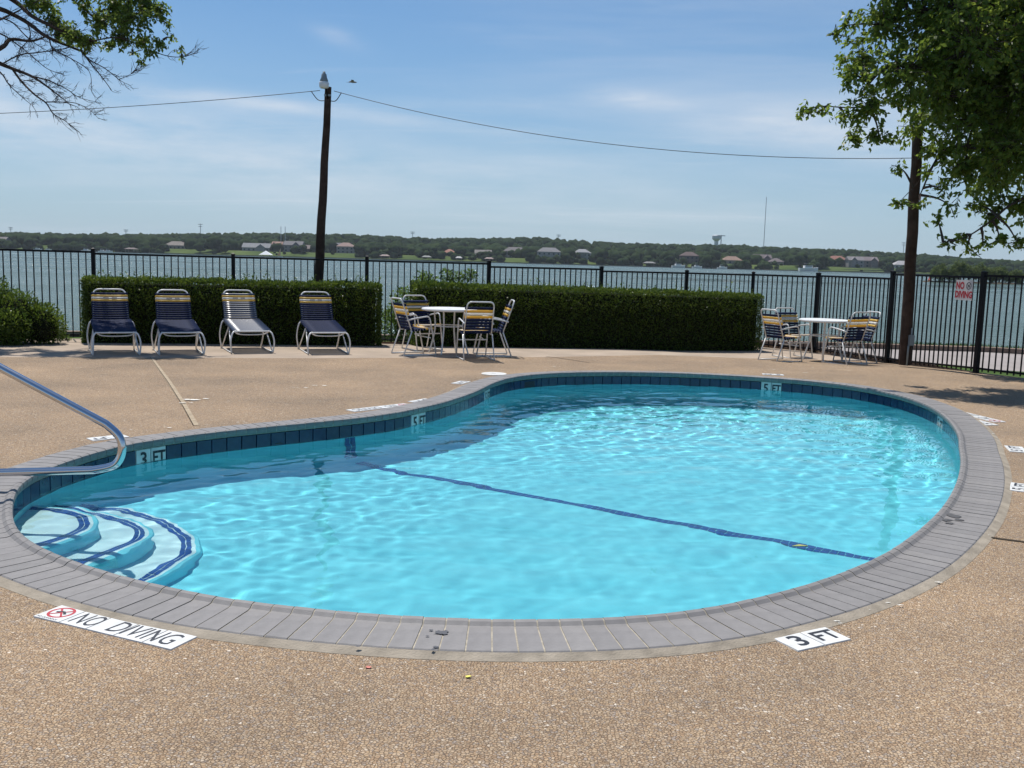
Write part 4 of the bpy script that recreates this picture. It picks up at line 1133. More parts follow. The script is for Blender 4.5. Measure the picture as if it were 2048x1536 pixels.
# ================================================================== PLANTS
def leaf_cloud(name, P, Dn, size, mat, parent=None, ratio=.5, fold=.18, jitter=.6, seed=1):
    """many folded leaf faces: P positions, Dn growing directions"""
    rs = np.random.RandomState(seed); k = len(P)
    d = Dn + rs.randn(k, 3) * jitter; d /= np.linalg.norm(d, axis=1)[:, None]
    a = np.cross(d, rs.randn(k, 3)); a /= np.linalg.norm(a, axis=1)[:, None] + 1e-9
    nrm = np.cross(a, d)
    s = (size * rs.uniform(.65, 1.25, k))[:, None]
    V = np.empty((k, 4, 3)); V[:, 0] = P; V[:, 1] = P + d * s * .45 + a * s * ratio * .5 + nrm * s * fold * .5
    V[:, 2] = P + d * s; V[:, 3] = P + d * s * .45 - a * s * ratio * .5 + nrm * s * fold * .5
    me = bpy.data.meshes.new(name); me.vertices.add(4 * k); me.vertices.foreach_set('co', V.ravel())
    me.loops.add(4 * k); me.loops.foreach_set('vertex_index', np.arange(4 * k, dtype=np.int32))
    me.polygons.add(k); me.polygons.foreach_set('loop_start', np.arange(0, 4 * k, 4, dtype=np.int32))
    me.update(calc_edges=True); me.materials.append(mat)
    return link(name, me, parent)
M['hedge_leaf'] = leaf_mat('hedge_leaf', (.030, .065, .010), (.115, .165, .024), .38, .42)
M['hedge_core'] = simple('hedge_core', (.016, .018, .010), .95, spec=.05)
def hedge(label, A, B, th, h0, n_, seed):
    """clipped box hedge from A to B (front foot line), th thick"""
    A, B = Vector((*A, 0)), Vector((*B, 0)); u = (B - A); Ln = u.length; u.normalize(); v = Vector((-u.y, u.x, 0))
    v = v if v.y > 0 else -v
    z0 = deck_z(A.x, A.y) - .02; z1 = deck_z(B.x, B.y) - .02
    t_ = thing('box_hedge', label, 'hedge', (A + B) / 2, 0, 'clipped hedges along the fence'); O = (A + B) / 2
    mb = MB(); q = .09
    k = 12; vs_ = []
    for i in range(k + 1):
        s = q + (Ln - 2 * q) * i / k; zb = z0 + (z1 - z0) * i / k
        for (b_, z) in ((q, 0), (q * .9, h0 * .8), (q * 1.5, h0 - q), (th - q * 1.5, h0 - q * .8), (th - q, h0 * .8), (th - q, 0)):
            p = A + u * s + v * b_ - O; vs_.append((p.x, p.y, zb + z))
    mb.add(vs_, [(i * 6 + j, i * 6 + j + 1, (i + 1) * 6 + j + 1, (i + 1) * 6 + j) for i in range(k) for j in range(5)] + [tuple(range(6)), tuple(k * 6 + j for j in range(6))])
    mb.build('dark_core', M['hedge_core'], t_)  # solid dark filling added behind the leaf shell
    rs = np.random.RandomState(seed); P = []; N = []
    areas = [Ln * h0, Ln * th, th * h0, th * h0, Ln * h0 * .6]; tot = sum(areas)
    for f, ar in enumerate(areas):
        m_ = int(n_ * ar / tot); a_, b_ = rs.rand(m_), rs.rand(m_); dp = np.abs(rs.randn(m_)) * .035
        wob = np.array([noise.noise((x * 9 + f * 5, y * 4, seed)) for x, y in zip(a_ * Ln, b_)]) * .045
        if f == 0: s, w, z, nn = a_ * Ln, dp - wob, b_ * h0, (-v)
        elif f == 1: s, w, z, nn = a_ * Ln, b_ * th, h0 - dp + wob + .015 * rs.randn(m_), Vector((0, 0, 1))
        elif f == 2: s, w, z, nn = dp - wob, a_ * th, b_ * h0, (-u)
        elif f == 3: s, w, z, nn = Ln - dp + wob, a_ * th, b_ * h0, u
        else: s, w, z, nn = a_ * Ln, th - dp, h0 * (.4 + .6 * b_), v
        # round the long top edges
        e = np.clip((z - (h0 - .12)) / .12, 0, 1); w = np.where(w < th / 2, np.maximum(w, .06 * e ** 2), np.minimum(w, th - .06 * e ** 2))
        ef = np.clip(1 - np.minimum(w, th - w) / .12, 0, 1); z = np.minimum(z, h0 - .055 * ef ** 2 + .03 * (f == 1) * rs.rand(m_))
        und = np.array([noise.noise((q * 1.3, seed * 3.0, 0)) for q in s]) * .035 + np.array([noise.noise((q * 4.5, seed * 5.0, 2)) for q in s]) * .018
        z = z + und * np.clip(z / h0, 0, 1)
        zb = z0 + (z1 - z0) * s / Ln
        pp = np.array([A.x - O.x, A.y - O.y, 0]) + np.outer(s, u) + np.outer(w, v); pp[:, 2] = z + zb
        P.append(pp); N.append(np.tile(np.array(nn) + np.array((0, 0, .35)), (m_, 1)))
    sp_, sn_ = [], []
    for q in range(int(Ln * 22)):                  # stray new shoots
        top_ = rs.rand() < .8; s0 = rs.rand() * Ln; w0 = rs.rand() * th if top_ else -.01
        p0 = np.array([A.x - O.x, A.y - O.y, 0]) + s0 * np.array(u) + w0 * np.array(v); p0[2] = z0 + (z1 - z0) * s0 / Ln + (h0 if top_ else rs.uniform(.2, 1) * h0)
        dd_ = (np.array((0, 0, 1.0)) if top_ else -np.array(v)) + rs.randn(3) * .35; L_ = rs.uniform(.03, .13)
        for j in range(7): sp_.append(p0 + dd_ * L_ * j / 6); sn_.append(dd_ + rs.randn(3) * .8)
    P.append(np.array(sp_)); N.append(np.array(sn_))
    leaf_cloud('foliage', np.concatenate(P), np.concatenate(N), .042, M['hedge_leaf'], t_, .55, .2, .65, seed)
    return t_
hedge('long clipped hedge behind the row of chaise lounges', (-7.1, 16.02), (-2.32, 17.02), .62, 1.08, 46000, 3)
hedge('longest clipped hedge, between the two tables', (-1.70, 17.24), (4.92, 19.30), .70, 1.12, 56000, 4)
def bush(name, label, blobs, n_, size, mat, seed, cat='bush', group=None, dens=.5):
    """loose shrub: leaf clouds round several centres with stems"""
    c0 = Vector((sum(q[0].x for q in blobs) / len(blobs), sum(q[0].y for q in blobs) / len(blobs), 0))
    c0.z = min(q[0].z - q[1] for q in blobs)
    t_ = thing(name, label, cat, c0, 0, group); rs = np.random.RandomState(seed); P = []; N = []; tot = sum(q[1] ** 2 for q in blobs)
    mbs = MB()
    for c_, r_ in blobs:
        m_ = int(n_ * r_ ** 2 / tot); d = rs.randn(m_, 3); d /= np.linalg.norm(d, axis=1)[:, None]
        rad = r_ * (rs.rand(m_) ** .45) * (1 + .22 * np.array([noise.noise((x * 3, y * 3, z * 3 + seed)) for x, y, z in d]))
        p = d * rad[:, None] * np.array((1, .8, 1)) + np.array(c_ - c0); keep = p[:, 2] > .01
        P.append(p[keep]); N.append(d[keep] + np.array((0, 0, .3)))
        base = Vector(((c_ - c0).x * .5, (c_ - c0).y * .5, 0)); mbs.tube(catmull([base, base.lerp(c_ - c0, .6) + Vector((.03, .02, 0)), c_ - c0 + Vector((0, 0, r_ * .4))], 3), [.012] * 6 + [.004], 5)
    mbs.build('stems', M['bark'], t_)
    leaf_cloud('foliage', np.concatenate(P), np.concatenate(N), size, mat, t_, .5, .2, .6, seed)
    return t_
sb = bush('shrub', 'rounded dark shrub at the picture edge beside the long hedge',
     [(Vector((-7.62, 15.75, .30)), .36), (Vector((-8.05, 15.7, .42)), .46), (Vector((-8.6, 15.65, .58)), .58), (Vector((-9.2, 15.5, .6)), .62), (Vector((-7.95, 15.35, .28)), .32), (Vector((-8.5, 15.15, .32)), .40)], 42000, .045, M['hedge_leaf'], 11)
for cx_, cy_, cz_, cr_ in ((-7.62, 15.75, .28, .26), (-8.05, 15.65, .36, .36), (-8.6, 15.55, .45, .46), (-9.2, 15.5, .5, .5), (-8.4, 15.2, .25, .3)):  # dark lumps added inside the shrub to block light coming through the leaves
    bm = bmesh.new(); bmesh.ops.create_icosphere(bm, subdivisions=2, radius=cr_)
    for v in bm.verts: v.co *= 1 + .25 * noise.noise(v.co * 5)
    me = bpy.data.meshes.new('dark_core'); bm.to_mesh(me); bm.free(); o = link('dark_core', me, sb, M['hedge_core']); o.location = Vector((cx_, cy_, cz_)) - sb.location
M['weed_leaf'] = leaf_mat('weed_leaf', (.05, .10, .018), (.13, .20, .04), .4)
bush('weed', 'pale wispy weeds growing behind the fence in the hedge gap', [(at(805, 600, 18.3), .24), (at(822, 640, 18.3), .3), (at(795, 655, 18.4), .3), (at(850, 570, 18.5), .25), (at(780, 630, 18.6), .16)], 3600, .06, M['weed_leaf'], 12, 'weeds')
bush('weed', 'pale weed tips showing above the longest hedge', [(at(893, 552, 19.0), .13), (at(940, 550, 19.0), .13), (at(915, 558, 19.0), .14)], 700, .055, M['weed_leaf'], 13, 'weeds')
bush('weed', 'low weed tuft at the foot of the fence by the shrub', [(at(130, 676, 16.4), .09), (at(120, 668, 16.4), .09)], 300, .04, M['weed_leaf'], 14, 'weeds')

# ------------------------------------------------------------------ trees
M['tree_leaf'] = leaf_mat('tree_leaf', (.058, .105, .014), (.150, .205, .034), .56, .4)
M['tree_leaf2'] = leaf_mat('tree_leaf_light', (.055, .10, .016), (.15, .205, .04), .55, .4)
def spray(P, N, tip, direction, n_, ln, rs):
    """a drooping leafy twig ending at tip"""
    d = direction / (np.linalg.norm(direction) + 1e-9)
    for k in range(n_):
        t_ = (k + 1) / n_; p = tip - d * ln * (1 - t_) - np.array((0, 0, .12 * ln * t_ * t_))
        s = 1 if k % 2 else -1; side = np.cross(d, (0, 0, 1)); P.append(p + rs.randn(3) * .012); N.append(d * .45 + side * s * .7 + np.array((0, 0, -.45)) + rs.randn(3) * .3)
def tree(name, label, trunk, limbs, blobs, per, size, mat, seed, lnr=(.22, .45), leaves=12):
    """trunk: polyline+radii, limbs: list of polylines, blobs: [(centre, radius)] leaf masses"""
    base = Vector(trunk[0][0]); t_ = thing(name, label, 'tree', base); rs = np.random.RandomState(seed)
    mb = MB(); P = catmull([p for p, r_ in trunk], 4); rr_ = np.interp(np.linspace(0, 1, len(P)), np.linspace(0, 1, len(trunk)), [r_ for p, r_ in trunk]); mb.tube([p - base for p in P], list(rr_), 12); mb.build('trunk', M['bark'], t_, smooth=True)
    mb = MB(); nodes = []
    for pts_, r0, r1 in limbs:
        P = catmull(pts_, 5); k = len(P); mb.tube([p - base for p in P], [r0 + (r1 - r0) * i / (k - 1) for i in range(k)], 7); nodes += P
    LP, LN = [], []
    cen = sum((c_ for c_, r_ in blobs), Vector()) / max(1, len(blobs))
    nodes_np = np.array([tuple(q) for q in nodes])
    for c_, r_ in blobs:
        # connect the mass to the nearest limb
        j = int(np.argmin(np.linalg.norm(nodes_np - np.array(c_), axis=1))); q = Vector(nodes_np[j])
        mid = q.lerp(c_, .55) + Vector((0, 0, .08 * (c_ - q).length)); mb.tube([p - base for p in catmull([q, mid, c_], 4)], [.022, .02, .018, .016, .013, .011, .009, .007, .006], 5)
        m_ = max(4, int(per * r_ ** 2.2))
        for k in range(m_):
            d = rs.randn(3); d /= np.linalg.norm(d); d *= np.array((1.1, .9, .9)); rad = r_ * rs.rand() ** .38 * (1 + .3 * noise.noise((d[0] * 2 + c_.x, d[1] * 2, d[2] * 2)))
            tip = np.array(c_) + d * rad; ln = rs.uniform(*lnr); dirn = d + rs.randn(3) * .4; dirn[2] -= .25
            if k % 3 == 0:
                a_ = Vector(tip - dirn / np.linalg.norm(dirn) * ln); mb.tube([c_.lerp(a_, .25) - base, a_ - base, Vector(tip) - base], [.007, .004, .002], 4)
            spray(LP, LN, tip - np.array(base), dirn, leaves, ln, rs)
    mb.build('limbs', M['bark'], t_, smooth=False)
    if LP: leaf_cloud('crown', np.array(LP), np.array(LN), size, mat, t_, .52, .22, .30, seed)
    return t_
YB = 13.7
def bl(px_, py_, r_, Y=15.2): return (at(px_, py_, YB + (Y - 15.2) * 2.0), r_ * .9)
blobs = [bl(1770, 50, .50), bl(1722, 120, .42, 15.4), bl(1700, 150, .30), bl(1668, 68, .13), bl(1690, 45, .15), bl(1740, 215, .42), bl(1692, 235, .18), bl(1705, 275, .22, 15.5), bl(1650, 218, .10), bl(1622, 220, .10), bl(1604, 224, .07), bl(1760, 275, .25),
         bl(1812, 140, .62, 15.0), bl(1850, 40, .72), bl(1800, -40, .6), bl(1880, 190, .66, 15.1), bl(1835, 255, .36, 15.5), bl(1950, 90, .8, 14.9), bl(1950, 240, .66, 15.1), bl(1885, 300, .36, 15.3), bl(1930, 330, .42, 15.2), bl(1985, 360, .5, 15.2), bl(2035, 310, .62, 14.9), bl(2050, 180, .8, 15), bl(2045, 60, .8, 15.1), bl(1985, 430, .26), bl(1960, 410, .2), bl(2040, 410, .34), bl(1925, 472, .13), bl(1895, 482, .08), bl(1965, 485, .12), bl(1935, 495, .10), bl(2000, 478, .16), bl(2035, 485, .16),
         bl(1900, 120, .6, 15.3), bl(1990, 170, .7, 15.3), bl(2010, 20, .7, 15.3), bl(1930, 20, .6, 15.4), bl(1985, 270, .5, 15.4), bl(2040, 250, .6, 15.4), bl(1800, 335, .09), bl(1800, 405, .07), bl(1840, 408, .07), bl(1850, 345, .10), bl(1880, 375, .16), bl(1900, 410, .14), bl(1875, 440, .06)]
rs_ = np.random.RandomState(9)
for k in range(30):
    blobs.append((Vector((rs_.uniform(7.3, 10.6), rs_.uniform(11.6, 15.8), rs_.uniform(2.9, 6.8))), rs_.uniform(.55, .85)))
for k in range(12):
    blobs.append((Vector((rs_.uniform(5.0, 7.8), rs_.uniform(12.4, 14.8), rs_.uniform(5.6, 6.8))), rs_.uniform(.45, .7)))
for q in ((1900, 90), (1960, 180), (2010, 260), (2030, 120), (1940, 30), (1985, 330), (1880, 190)): blobs.append((at(q[0], q[1], 15.6 + .9 * rs_.rand()), .6))
tb = Vector((9.3, 14.4, -.2))
fork = tb + Vector((-.2, -.15, 2.2))
def atY(x, y, Y=15.2): return at(x, y, YB + (Y - 15.2) * 2.0)
limbs = [([fork, Vector((8.1, 14.1, 3.4)), Vector((6.8, 13.9, 4.0)), atY(1800, 130, 15.1), atY(1720, 190, 15.3)], .10, .014), ([fork, Vector((8.2, 14.0, 3.0)), atY(1985, 300, 15.1), atY(1890, 300, 15.3), atY(1840, 390, 15.3)], .07, .007),
         ([fork, Vector((8.9, 14.2, 4.3)), Vector((7.8, 14.0, 5.3)), atY(1850, 20, 15.2), atY(1760, 40, 15.3)], .11, .014), ([fork, Vector((9.5, 14.6, 4.2)), Vector((9.7, 14.8, 6.0))], .11, .03), ([Vector((8.2, 14.0, 3.0)), atY(2040, 400, 15.1), atY(1985, 440, 15.1), atY(1930, 475, 15.1), atY(1880, 485, 15.1)], .022, .004),
         ([atY(1740, 215, 15.3), atY(1690, 215, 15.25), atY(1640, 213, 15.2), atY(1600, 224, 15.2)], .012, .004), ([atY(1770, 50, 15.2), atY(1700, 50, 15.2), atY(1660, 72, 15.2)], .012, .004), ([atY(1890, 300, 15.3), atY(1850, 350, 15.3), atY(1795, 408, 15.3)], .010, .004), ([fork, Vector((9.9, 13.4, 3.4)), Vector((10.2, 12.4, 4.4))], .09, .03)]
tree('shade_tree', 'leafy green shade tree overhanging the fence and the utility pole', [(tb, .24), (tb + Vector((-.05, 0, 1.0)), .19), (fork, .16)], limbs, blobs, 430, .085, M['tree_leaf'], 21, (.14, .30), 10)

# the half bare tree on the other side
YL = 16.3
def px(*pts_): return [at(x, y, YL + .25 * math.sin(x * .05)) for x, y in pts_]
hub = Vector((-10.6, 16.5, 3.6))
main = [(hub, at(-60, 110, YL), at(0, 97, YL), at(21, 79, YL)), ]
BR = [([(-80, -5), (0, 18), (26, 29), (56, 46), (86, 69), (112, 82), (137, 92), (159, 101), (163, 103), (185, 131), (206, 157), (223, 180)], .042, .004),
      ([(-40, -40), (32, 4), (64, 32), (103, 52), (120, 60), (150, 75), (185, 82)], .045, .008), ([(110, -40), (146, 0), (172, 21), (193, 37), (236, 39), (280, 40), (325, 30)], .02, .004),
      ([(185, 82), (236, 75), (280, 92), (335, 112), (374, 112), (399, 99)], .012, .003), ([(-60, 100), (0, 127), (24, 137), (62, 152), (90, 170), (120, 193), (142, 210)], .04, .003),
      ([(24, 137), (43, 163), (69, 189), (92, 206), (107, 228), (129, 241), (142, 253)], .02, .003), ([(92, 204), (120, 204), (150, 206), (178, 219), (198, 238)], .010, .0025), ([(62, 152), (97, 161), (133, 178), (159, 195), (202, 206)], .012, .0025),
      ([(-60, 90), (0, 144), (17, 168), (43, 193), (67, 213)], .014, .003), ([(99, 79), (107, 99), (140, 116), (178, 142), (183, 183)], .012, .0025), ([(163, 103), (180, 120), (210, 137), (238, 159), (253, 168)], .012, .0025), ([(238, 159), (262, 148), (277, 135)], .006, .002),
      ([(-40, 50), (0, 67), (21, 79), (58, 107), (94, 137), (129, 150)], .016, .003), ([(6, 127), (39, 110), (77, 105), (120, 99), (150, 92), (185, 82)], .012, .005), ([(-80, 130), (0, 97), (21, 79), (60, 82), (88, 75)], .045, .012),
      ([(-30, 30), (20, 42), (50, 70), (75, 90), (110, 110)], .014, .003), ([(0, 40), (40, 20), (70, 5), (100, -20)], .014, .004), ([(56, 46), (60, 75), (40, 100), (30, 130)], .010, .003), ([(86, 69), (130, 70), (170, 60)], .010, .004), ([(43, 163), (70, 160), (100, 175), (120, 170)], .006, .002)]
limbs = [([hub, Vector((-10.0, 16.4, 4.4)), px((-80, -5))[0]], .10, .045), ([hub, px((-80, 130))[0]], .07, .045), ([hub, Vector((-10.0, 16.5, 5.0)), px((-40, -40))[0], px((110, -40))[0]], .09, .02), ([hub, px((-60, 100))[0]], .06, .04), ([hub, px((-60, 90))[0]], .04, .015), ([hub, px((-40, 50))[0]], .04, .016)]
rl = random.Random(4)
for pts_, r0, r1 in BR:
    P = px(*pts_); limbs.append((P, r0, r1))
    C_ = catmull(P, 6)
    for q in range(max(3, int(len(C_) * .8))):           # fine side twigs
        i = rl.randrange(3, len(C_) - 1); a = C_[i]; d = (C_[i + 1] - C_[i - 1]).normalized()
        s = Vector((rl.uniform(-.2, .5), rl.uniform(-.6, .6), rl.uniform(-.5, .6))); e = a + (d * .6 + s) * rl.uniform(.10, .34); k1 = a.lerp(e, .5) + Vector((rl.uniform(-.03, .03), 0, rl.uniform(-.03, .03)))
        limbs.append(([a, k1, e], .0045, .0018))
        for w in range(2): limbs.append(([a.lerp(e, .5 + .25 * w), e + Vector((rl.uniform(-.09, .09), rl.uniform(-.08, .08), rl.uniform(-.08, .10)))], .0028, .0014))
LB = [(90, 12, .20), (60, 8, .12), (108, 45, .17), (128, 62, .19), (150, 76, .18), (178, 84, .15), (200, 45, .20), (228, 18, .26), (262, 38, .25), (290, 14, .22), (318, 22, .17), (245, 72, .18), (285, 82, .15), (300, 104, .10), (318, 90, .11), (284, 122, .06), (335, 48, .07), (340, 75, .07), (362, 106, .05), (215, 90, .11), (265, 105, .07), (170, 15, .12), (255, -20, .3), (150, -40, .3), (60, -50, .3), (310, -30, .2)]
blobs = [(at(x, y, YL + .2 * math.sin(x)), r_ * 1.22) for x, y, r_ in LB] + [(Vector((-10.2 + rl.uniform(-.8, 1.2), 16.4 + rl.uniform(-1, 1), rl.uniform(5.6, 7.0))), .5) for k in range(10)]
tree('shade_tree', 'half bare tree reaching in with drooping twigs and a few leafy sprays', [(Vector((-11.4, 16.9, -.1)), .2), (Vector((-11.0, 16.7, 1.9)), .15), (hub, .12)], limbs, blobs, 1100, .072, M['tree_leaf2'], 31, (.12, .22), 8)
# bird
bp_ = at(705, 165, 42); bird = thing('bird', 'small bird gliding in the sky beside the lamp', 'bird', bp_, .3)
M['bird'] = simple('bird_plumage', (.30, .24, .20), .8)
mb = MB(); mb.tube([(-.16, 0, 0), (-.10, 0, .02), (0, 0, .025), (.09, 0, .02), (.15, 0, .02), (.19, 0, .012)], [.012, .03, .045, .035, .022, .004], 8)
for s in (-1, 1):
    mb.add([(.06, s * .03, .03), (-.06, s * .03, .03), (-.10, s * .26, .06), (-.09, s * .36, .05), (.02, s * .22, .07), (.06, s * .03, .022), (-.06, s * .03, .022), (-.10, s * .26, .054), (-.09, s * .36, .044), (.02, s * .22, .062)], [(0, 1, 2, 3, 4), (9, 8, 7, 6, 5), (0, 4, 9, 5), (4, 3, 8, 9), (3, 2, 7, 8), (2, 1, 6, 7)])
mb.add([(-.14, .02, .0), (-.14, -.02, 0), (-.25, -.04, -.004), (-.25, .04, -.004)], [(0, 1, 2, 3)])
o = mb.build('body', M['bird'], bird)
# ================================================================== FAR SHORE
SHORE_Y = 860.0
SKY = [(-200, 492), (0, 491), (150, 489.5), (300, 487), (430, 481), (560, 478), (700, 476), (860, 480), (960, 477), (1060, 472), (1200, 478), (1320, 479), (1430, 477), (1600, 480), (1700, 481), (1800, 484), (1920, 490), (2048, 494), (2300, 498)]
def sky_z(pxx, Y):     # height of the skyline above the lake side, from its bearing
    return CAM_H + (520 - np.interp(pxx, [q[0] for q in SKY], [q[1] for q in SKY])) * Y / FOC
def bearing(x, y): return 1024 + FOC * x / y
def shore_off(x): return 6 * math.sin(x * .013) + 4 * math.sin(x * .041 + 1)
TREE_H = 10.5
def terr(x, y):
    s = y - (SHORE_Y + shore_off(x))
    ridge = sky_z(bearing(x, y), y) - TREE_H
    ridge_mid = max(5.0, sky_z(bearing(x, 1150), 1150) - TREE_H)
    z = LAKE_Z - 1.5 + 2.3 * smoothstep(-3, 1.5, s) + 3.8 * smoothstep(2, 26, s)
    f_ = smoothstep(55, 330, s); z = z * (1 - f_) + (ridge + .5) * f_
    return z + .5 * noise.noise((x * .02, y * .02, 3))
m, n, l, b = new_mat('shore_ground')
tcn = n.new('ShaderNodeTexCoord'); t = n.new('ShaderNodeTexNoise'); t.inputs['Scale'].default_value = .03; t.inputs['Detail'].default_value = 6
l.new(tcn.outputs['Object'], t.inputs['Vector']); r = n.new('ShaderNodeValToRGB')
r.color_ramp.elements[0].color = (.045, .075, .018, 1); r.color_ramp.elements[0].position = .35; r.color_ramp.elements[1].color = (.085, .12, .03, 1); r.color_ramp.elements[1].position = .65
l.new(t.outputs['Fac'], r.inputs[0]); l.new(r.outputs[0], b.inputs['Base Color']); setp(b, Roughness=.95)
b.inputs['Specular IOR Level'].default_value = .1
M['shore'] = m
gx = np.arange(-1000, 1001, 20.0); gy = np.concatenate([np.arange(845, 900, 3.0), np.arange(900, 1500, 20.0)])
mb = MB(); k = len(gy)
mb.add([(x, y, terr(x, y)) for x in gx for y in gy], [(i * k + j, (i + 1) * k + j, (i + 1) * k + j + 1, i * k + j + 1) for i in range(len(gx) - 1) for j in range(k - 1)])
o = mb.build('far_shore_terrain', M['shore'], smooth=True, fix=False); tag(o, kind='structure')

M['far_leaf'] = leaf_mat('far_leaf', (.012, .024, .010), (.034, .054, .018), .05, .9, .02, .03)
M['far_leaf_bright'] = leaf_mat('far_leaf_bright', (.06, .10, .022), (.12, .17, .045), .15, .9, .02, .03)
def lump(seed, sub=2, amp=.28):
    bm = bmesh.new(); bmesh.ops.create_icosphere(bm, subdivisions=sub, radius=1.0)
    for v in bm.verts:
        q = v.co.normalized(); v.co = q * (1 + amp * noise.noise(q * 1.7 + Vector((seed * 7.1, 0, 0))) + amp * .75 * noise.noise(q * 4.1 + Vector((0, seed * 3.3, 0))))
    V = np.array([tuple(v.co) for v in bm.verts]); F = np.array([[v.index for v in f.verts] for f in bm.faces]); bm.free(); return V, F
LUMPS = [lump(s, 2) for s in range(8)]
def lumps_mesh(name, items, mat, parent=None, origin=(0, 0, 0)):
    """items: (x, y, z, rx, rz) crown lumps"""
    Vs, Fs, nn = [], [], 0
    for q, (x, y, z, rx, rz) in enumerate(items):
        V, F = LUMPS[q % len(LUMPS)]; a = q * 2.4; c_, s_ = math.cos(a), math.sin(a)
        W = V * np.array((rx, rx, rz)); W = np.stack([W[:, 0] * c_ - W[:, 1] * s_, W[:, 0] * s_ + W[:, 1] * c_, W[:, 2]], 1) + np.array((x - origin[0], y - origin[1], z - origin[2]))
        Vs.append(W); Fs.append(F + nn); nn += len(V)
    V = np.concatenate(Vs); F = np.concatenate(Fs); me = bpy.data.meshes.new(name)
    me.vertices.add(len(V)); me.vertices.foreach_set('co', V.ravel()); me.loops.add(F.size); me.loops.foreach_set('vertex_index', F.ravel().astype(np.int32))
    me.polygons.add(len(F)); me.polygons.foreach_set('loop_start', np.arange(0, F.size, 3, dtype=np.int32)); me.update(calc_edges=True); me.materials.append(mat)
    return link(name, me, parent)
# houses: (centre px, width px, storeys, wall colour, roof colour, roof style, bearing rotation)
HS = [(4, 26, 1, (.50, .46, .42), (.30, .26, .24), 'gable', 'small pale lakeside house at the picture edge'),
      (352, 40, 1, (.36, .31, .26), (.34, .29, .24), 'hip', 'tan house with a pale hipped roof above the broad lawn'),
      (372, 22, 1, (.45, .34, .27), (.42, .28, .20), 'gable', 'small house with a peach gabled roof above the broad lawn'),
      (512, 54, 1, (.42, .42, .40), (.34, .35, .36), 'gable', 'long low grey roofed house above the lawn'),
      (553, 20, 2, (.44, .34, .28), (.48, .26, .18), 'gable', 'house with a salmon roof beside the twin masts'),
      (585, 36, 2, (.30, .28, .27), (.24, .23, .24), 'gable', 'dark grey gabled house beside the lamp pole'),
      (612, 30, 1, (.34, .27, .24), (.28, .22, .20), 'hip', 'brown hipped roof house partly behind the lamp pole'),
      (668, 28, 2, (.36, .35, .35), (.25, .24, .26), 'gable', 'grey house just past the lamp pole'),
      (688, 34, 2, (.42, .36, .33), (.44, .27, .22), 'hip', 'pinkish roofed house just past the lamp pole'),
      (810, 26, 1, (.30, .24, .21), (.26, .17, .14), 'hip', 'brown roofed house among dark shore trees'),
      (893, 26, 1, (.44, .37, .30), (.52, .20, .12), 'hip', 'house with a bright orange red roof'),
      (960, 32, 1, (.52, .48, .36), (.30, .27, .24), 'gable', 'cream walled house over the little beach docks'),
      (1023, 46, 2, (.33, .30, .29), (.25, .22, .22), 'hip', 'broad brown house over a small square lawn'),
      (1090, 46, 2, (.44, .43, .42), (.30, .29, .30), 'hip', 'broad pale grey house near the middle of the far shore'),
      (1156, 34, 2, (.58, .58, .58), (.42, .42, .44), 'hip', 'tall white house with a columned porch'),
      (1368, 34, 2, (.24, .17, .15), (.20, .13, .12), 'hip', 'dark red brick house before the water tower'),
      (1452, 38, 1, (.40, .32, .26), (.44, .26, .18), 'hip', 'low house with a tan orange roof beyond the hedge end'),
      (1512, 34, 2, (.30, .24, .24), (.22, .17, .18), 'gable', 'mauve brown gabled house below the radio mast'),
      (1540, 26, 1, (.30, .25, .24), (.24, .19, .19), 'hip', 'dark low house next to the mauve gabled one'),
      (1660, 38, 2, (.38, .24, .20), (.46, .17, .11), 'hip', 'red brick house with an orange roof over the green terrace'),
      (1696, 30, 2, (.40, .37, .37), (.30, .27, .28), 'gable', 'grey gabled house next to the orange roofed one'),
      (1722, 34, 2, (.36, .29, .28), (.28, .22, .23), 'gable', 'brownish mauve house over the terrace walls'),
      (1746, 24, 1, (.38, .26, .22), (.34, .20, .16), 'hip', 'small brick house by the terrace walls'),
      (1792, 40, 1, (.62, .60, .58), (.52, .50, .50), 'hip', 'pale stone house with a light roof before the utility pole')]
M['win'] = simple('window_glass', (.03, .04, .05), .15)
HOUSE_XY = []
hm = {}
def hmat(c, kind):
    g_ = sum(c) / 3; c = tuple((q * .7 + g_ * .3) * .66 for q in c)
    key = (c, kind)
    if key not in hm: hm[key] = simple('house_' + kind, c, .85, spec=.2, vary=.12, vscale=.6)
    return hm[key]
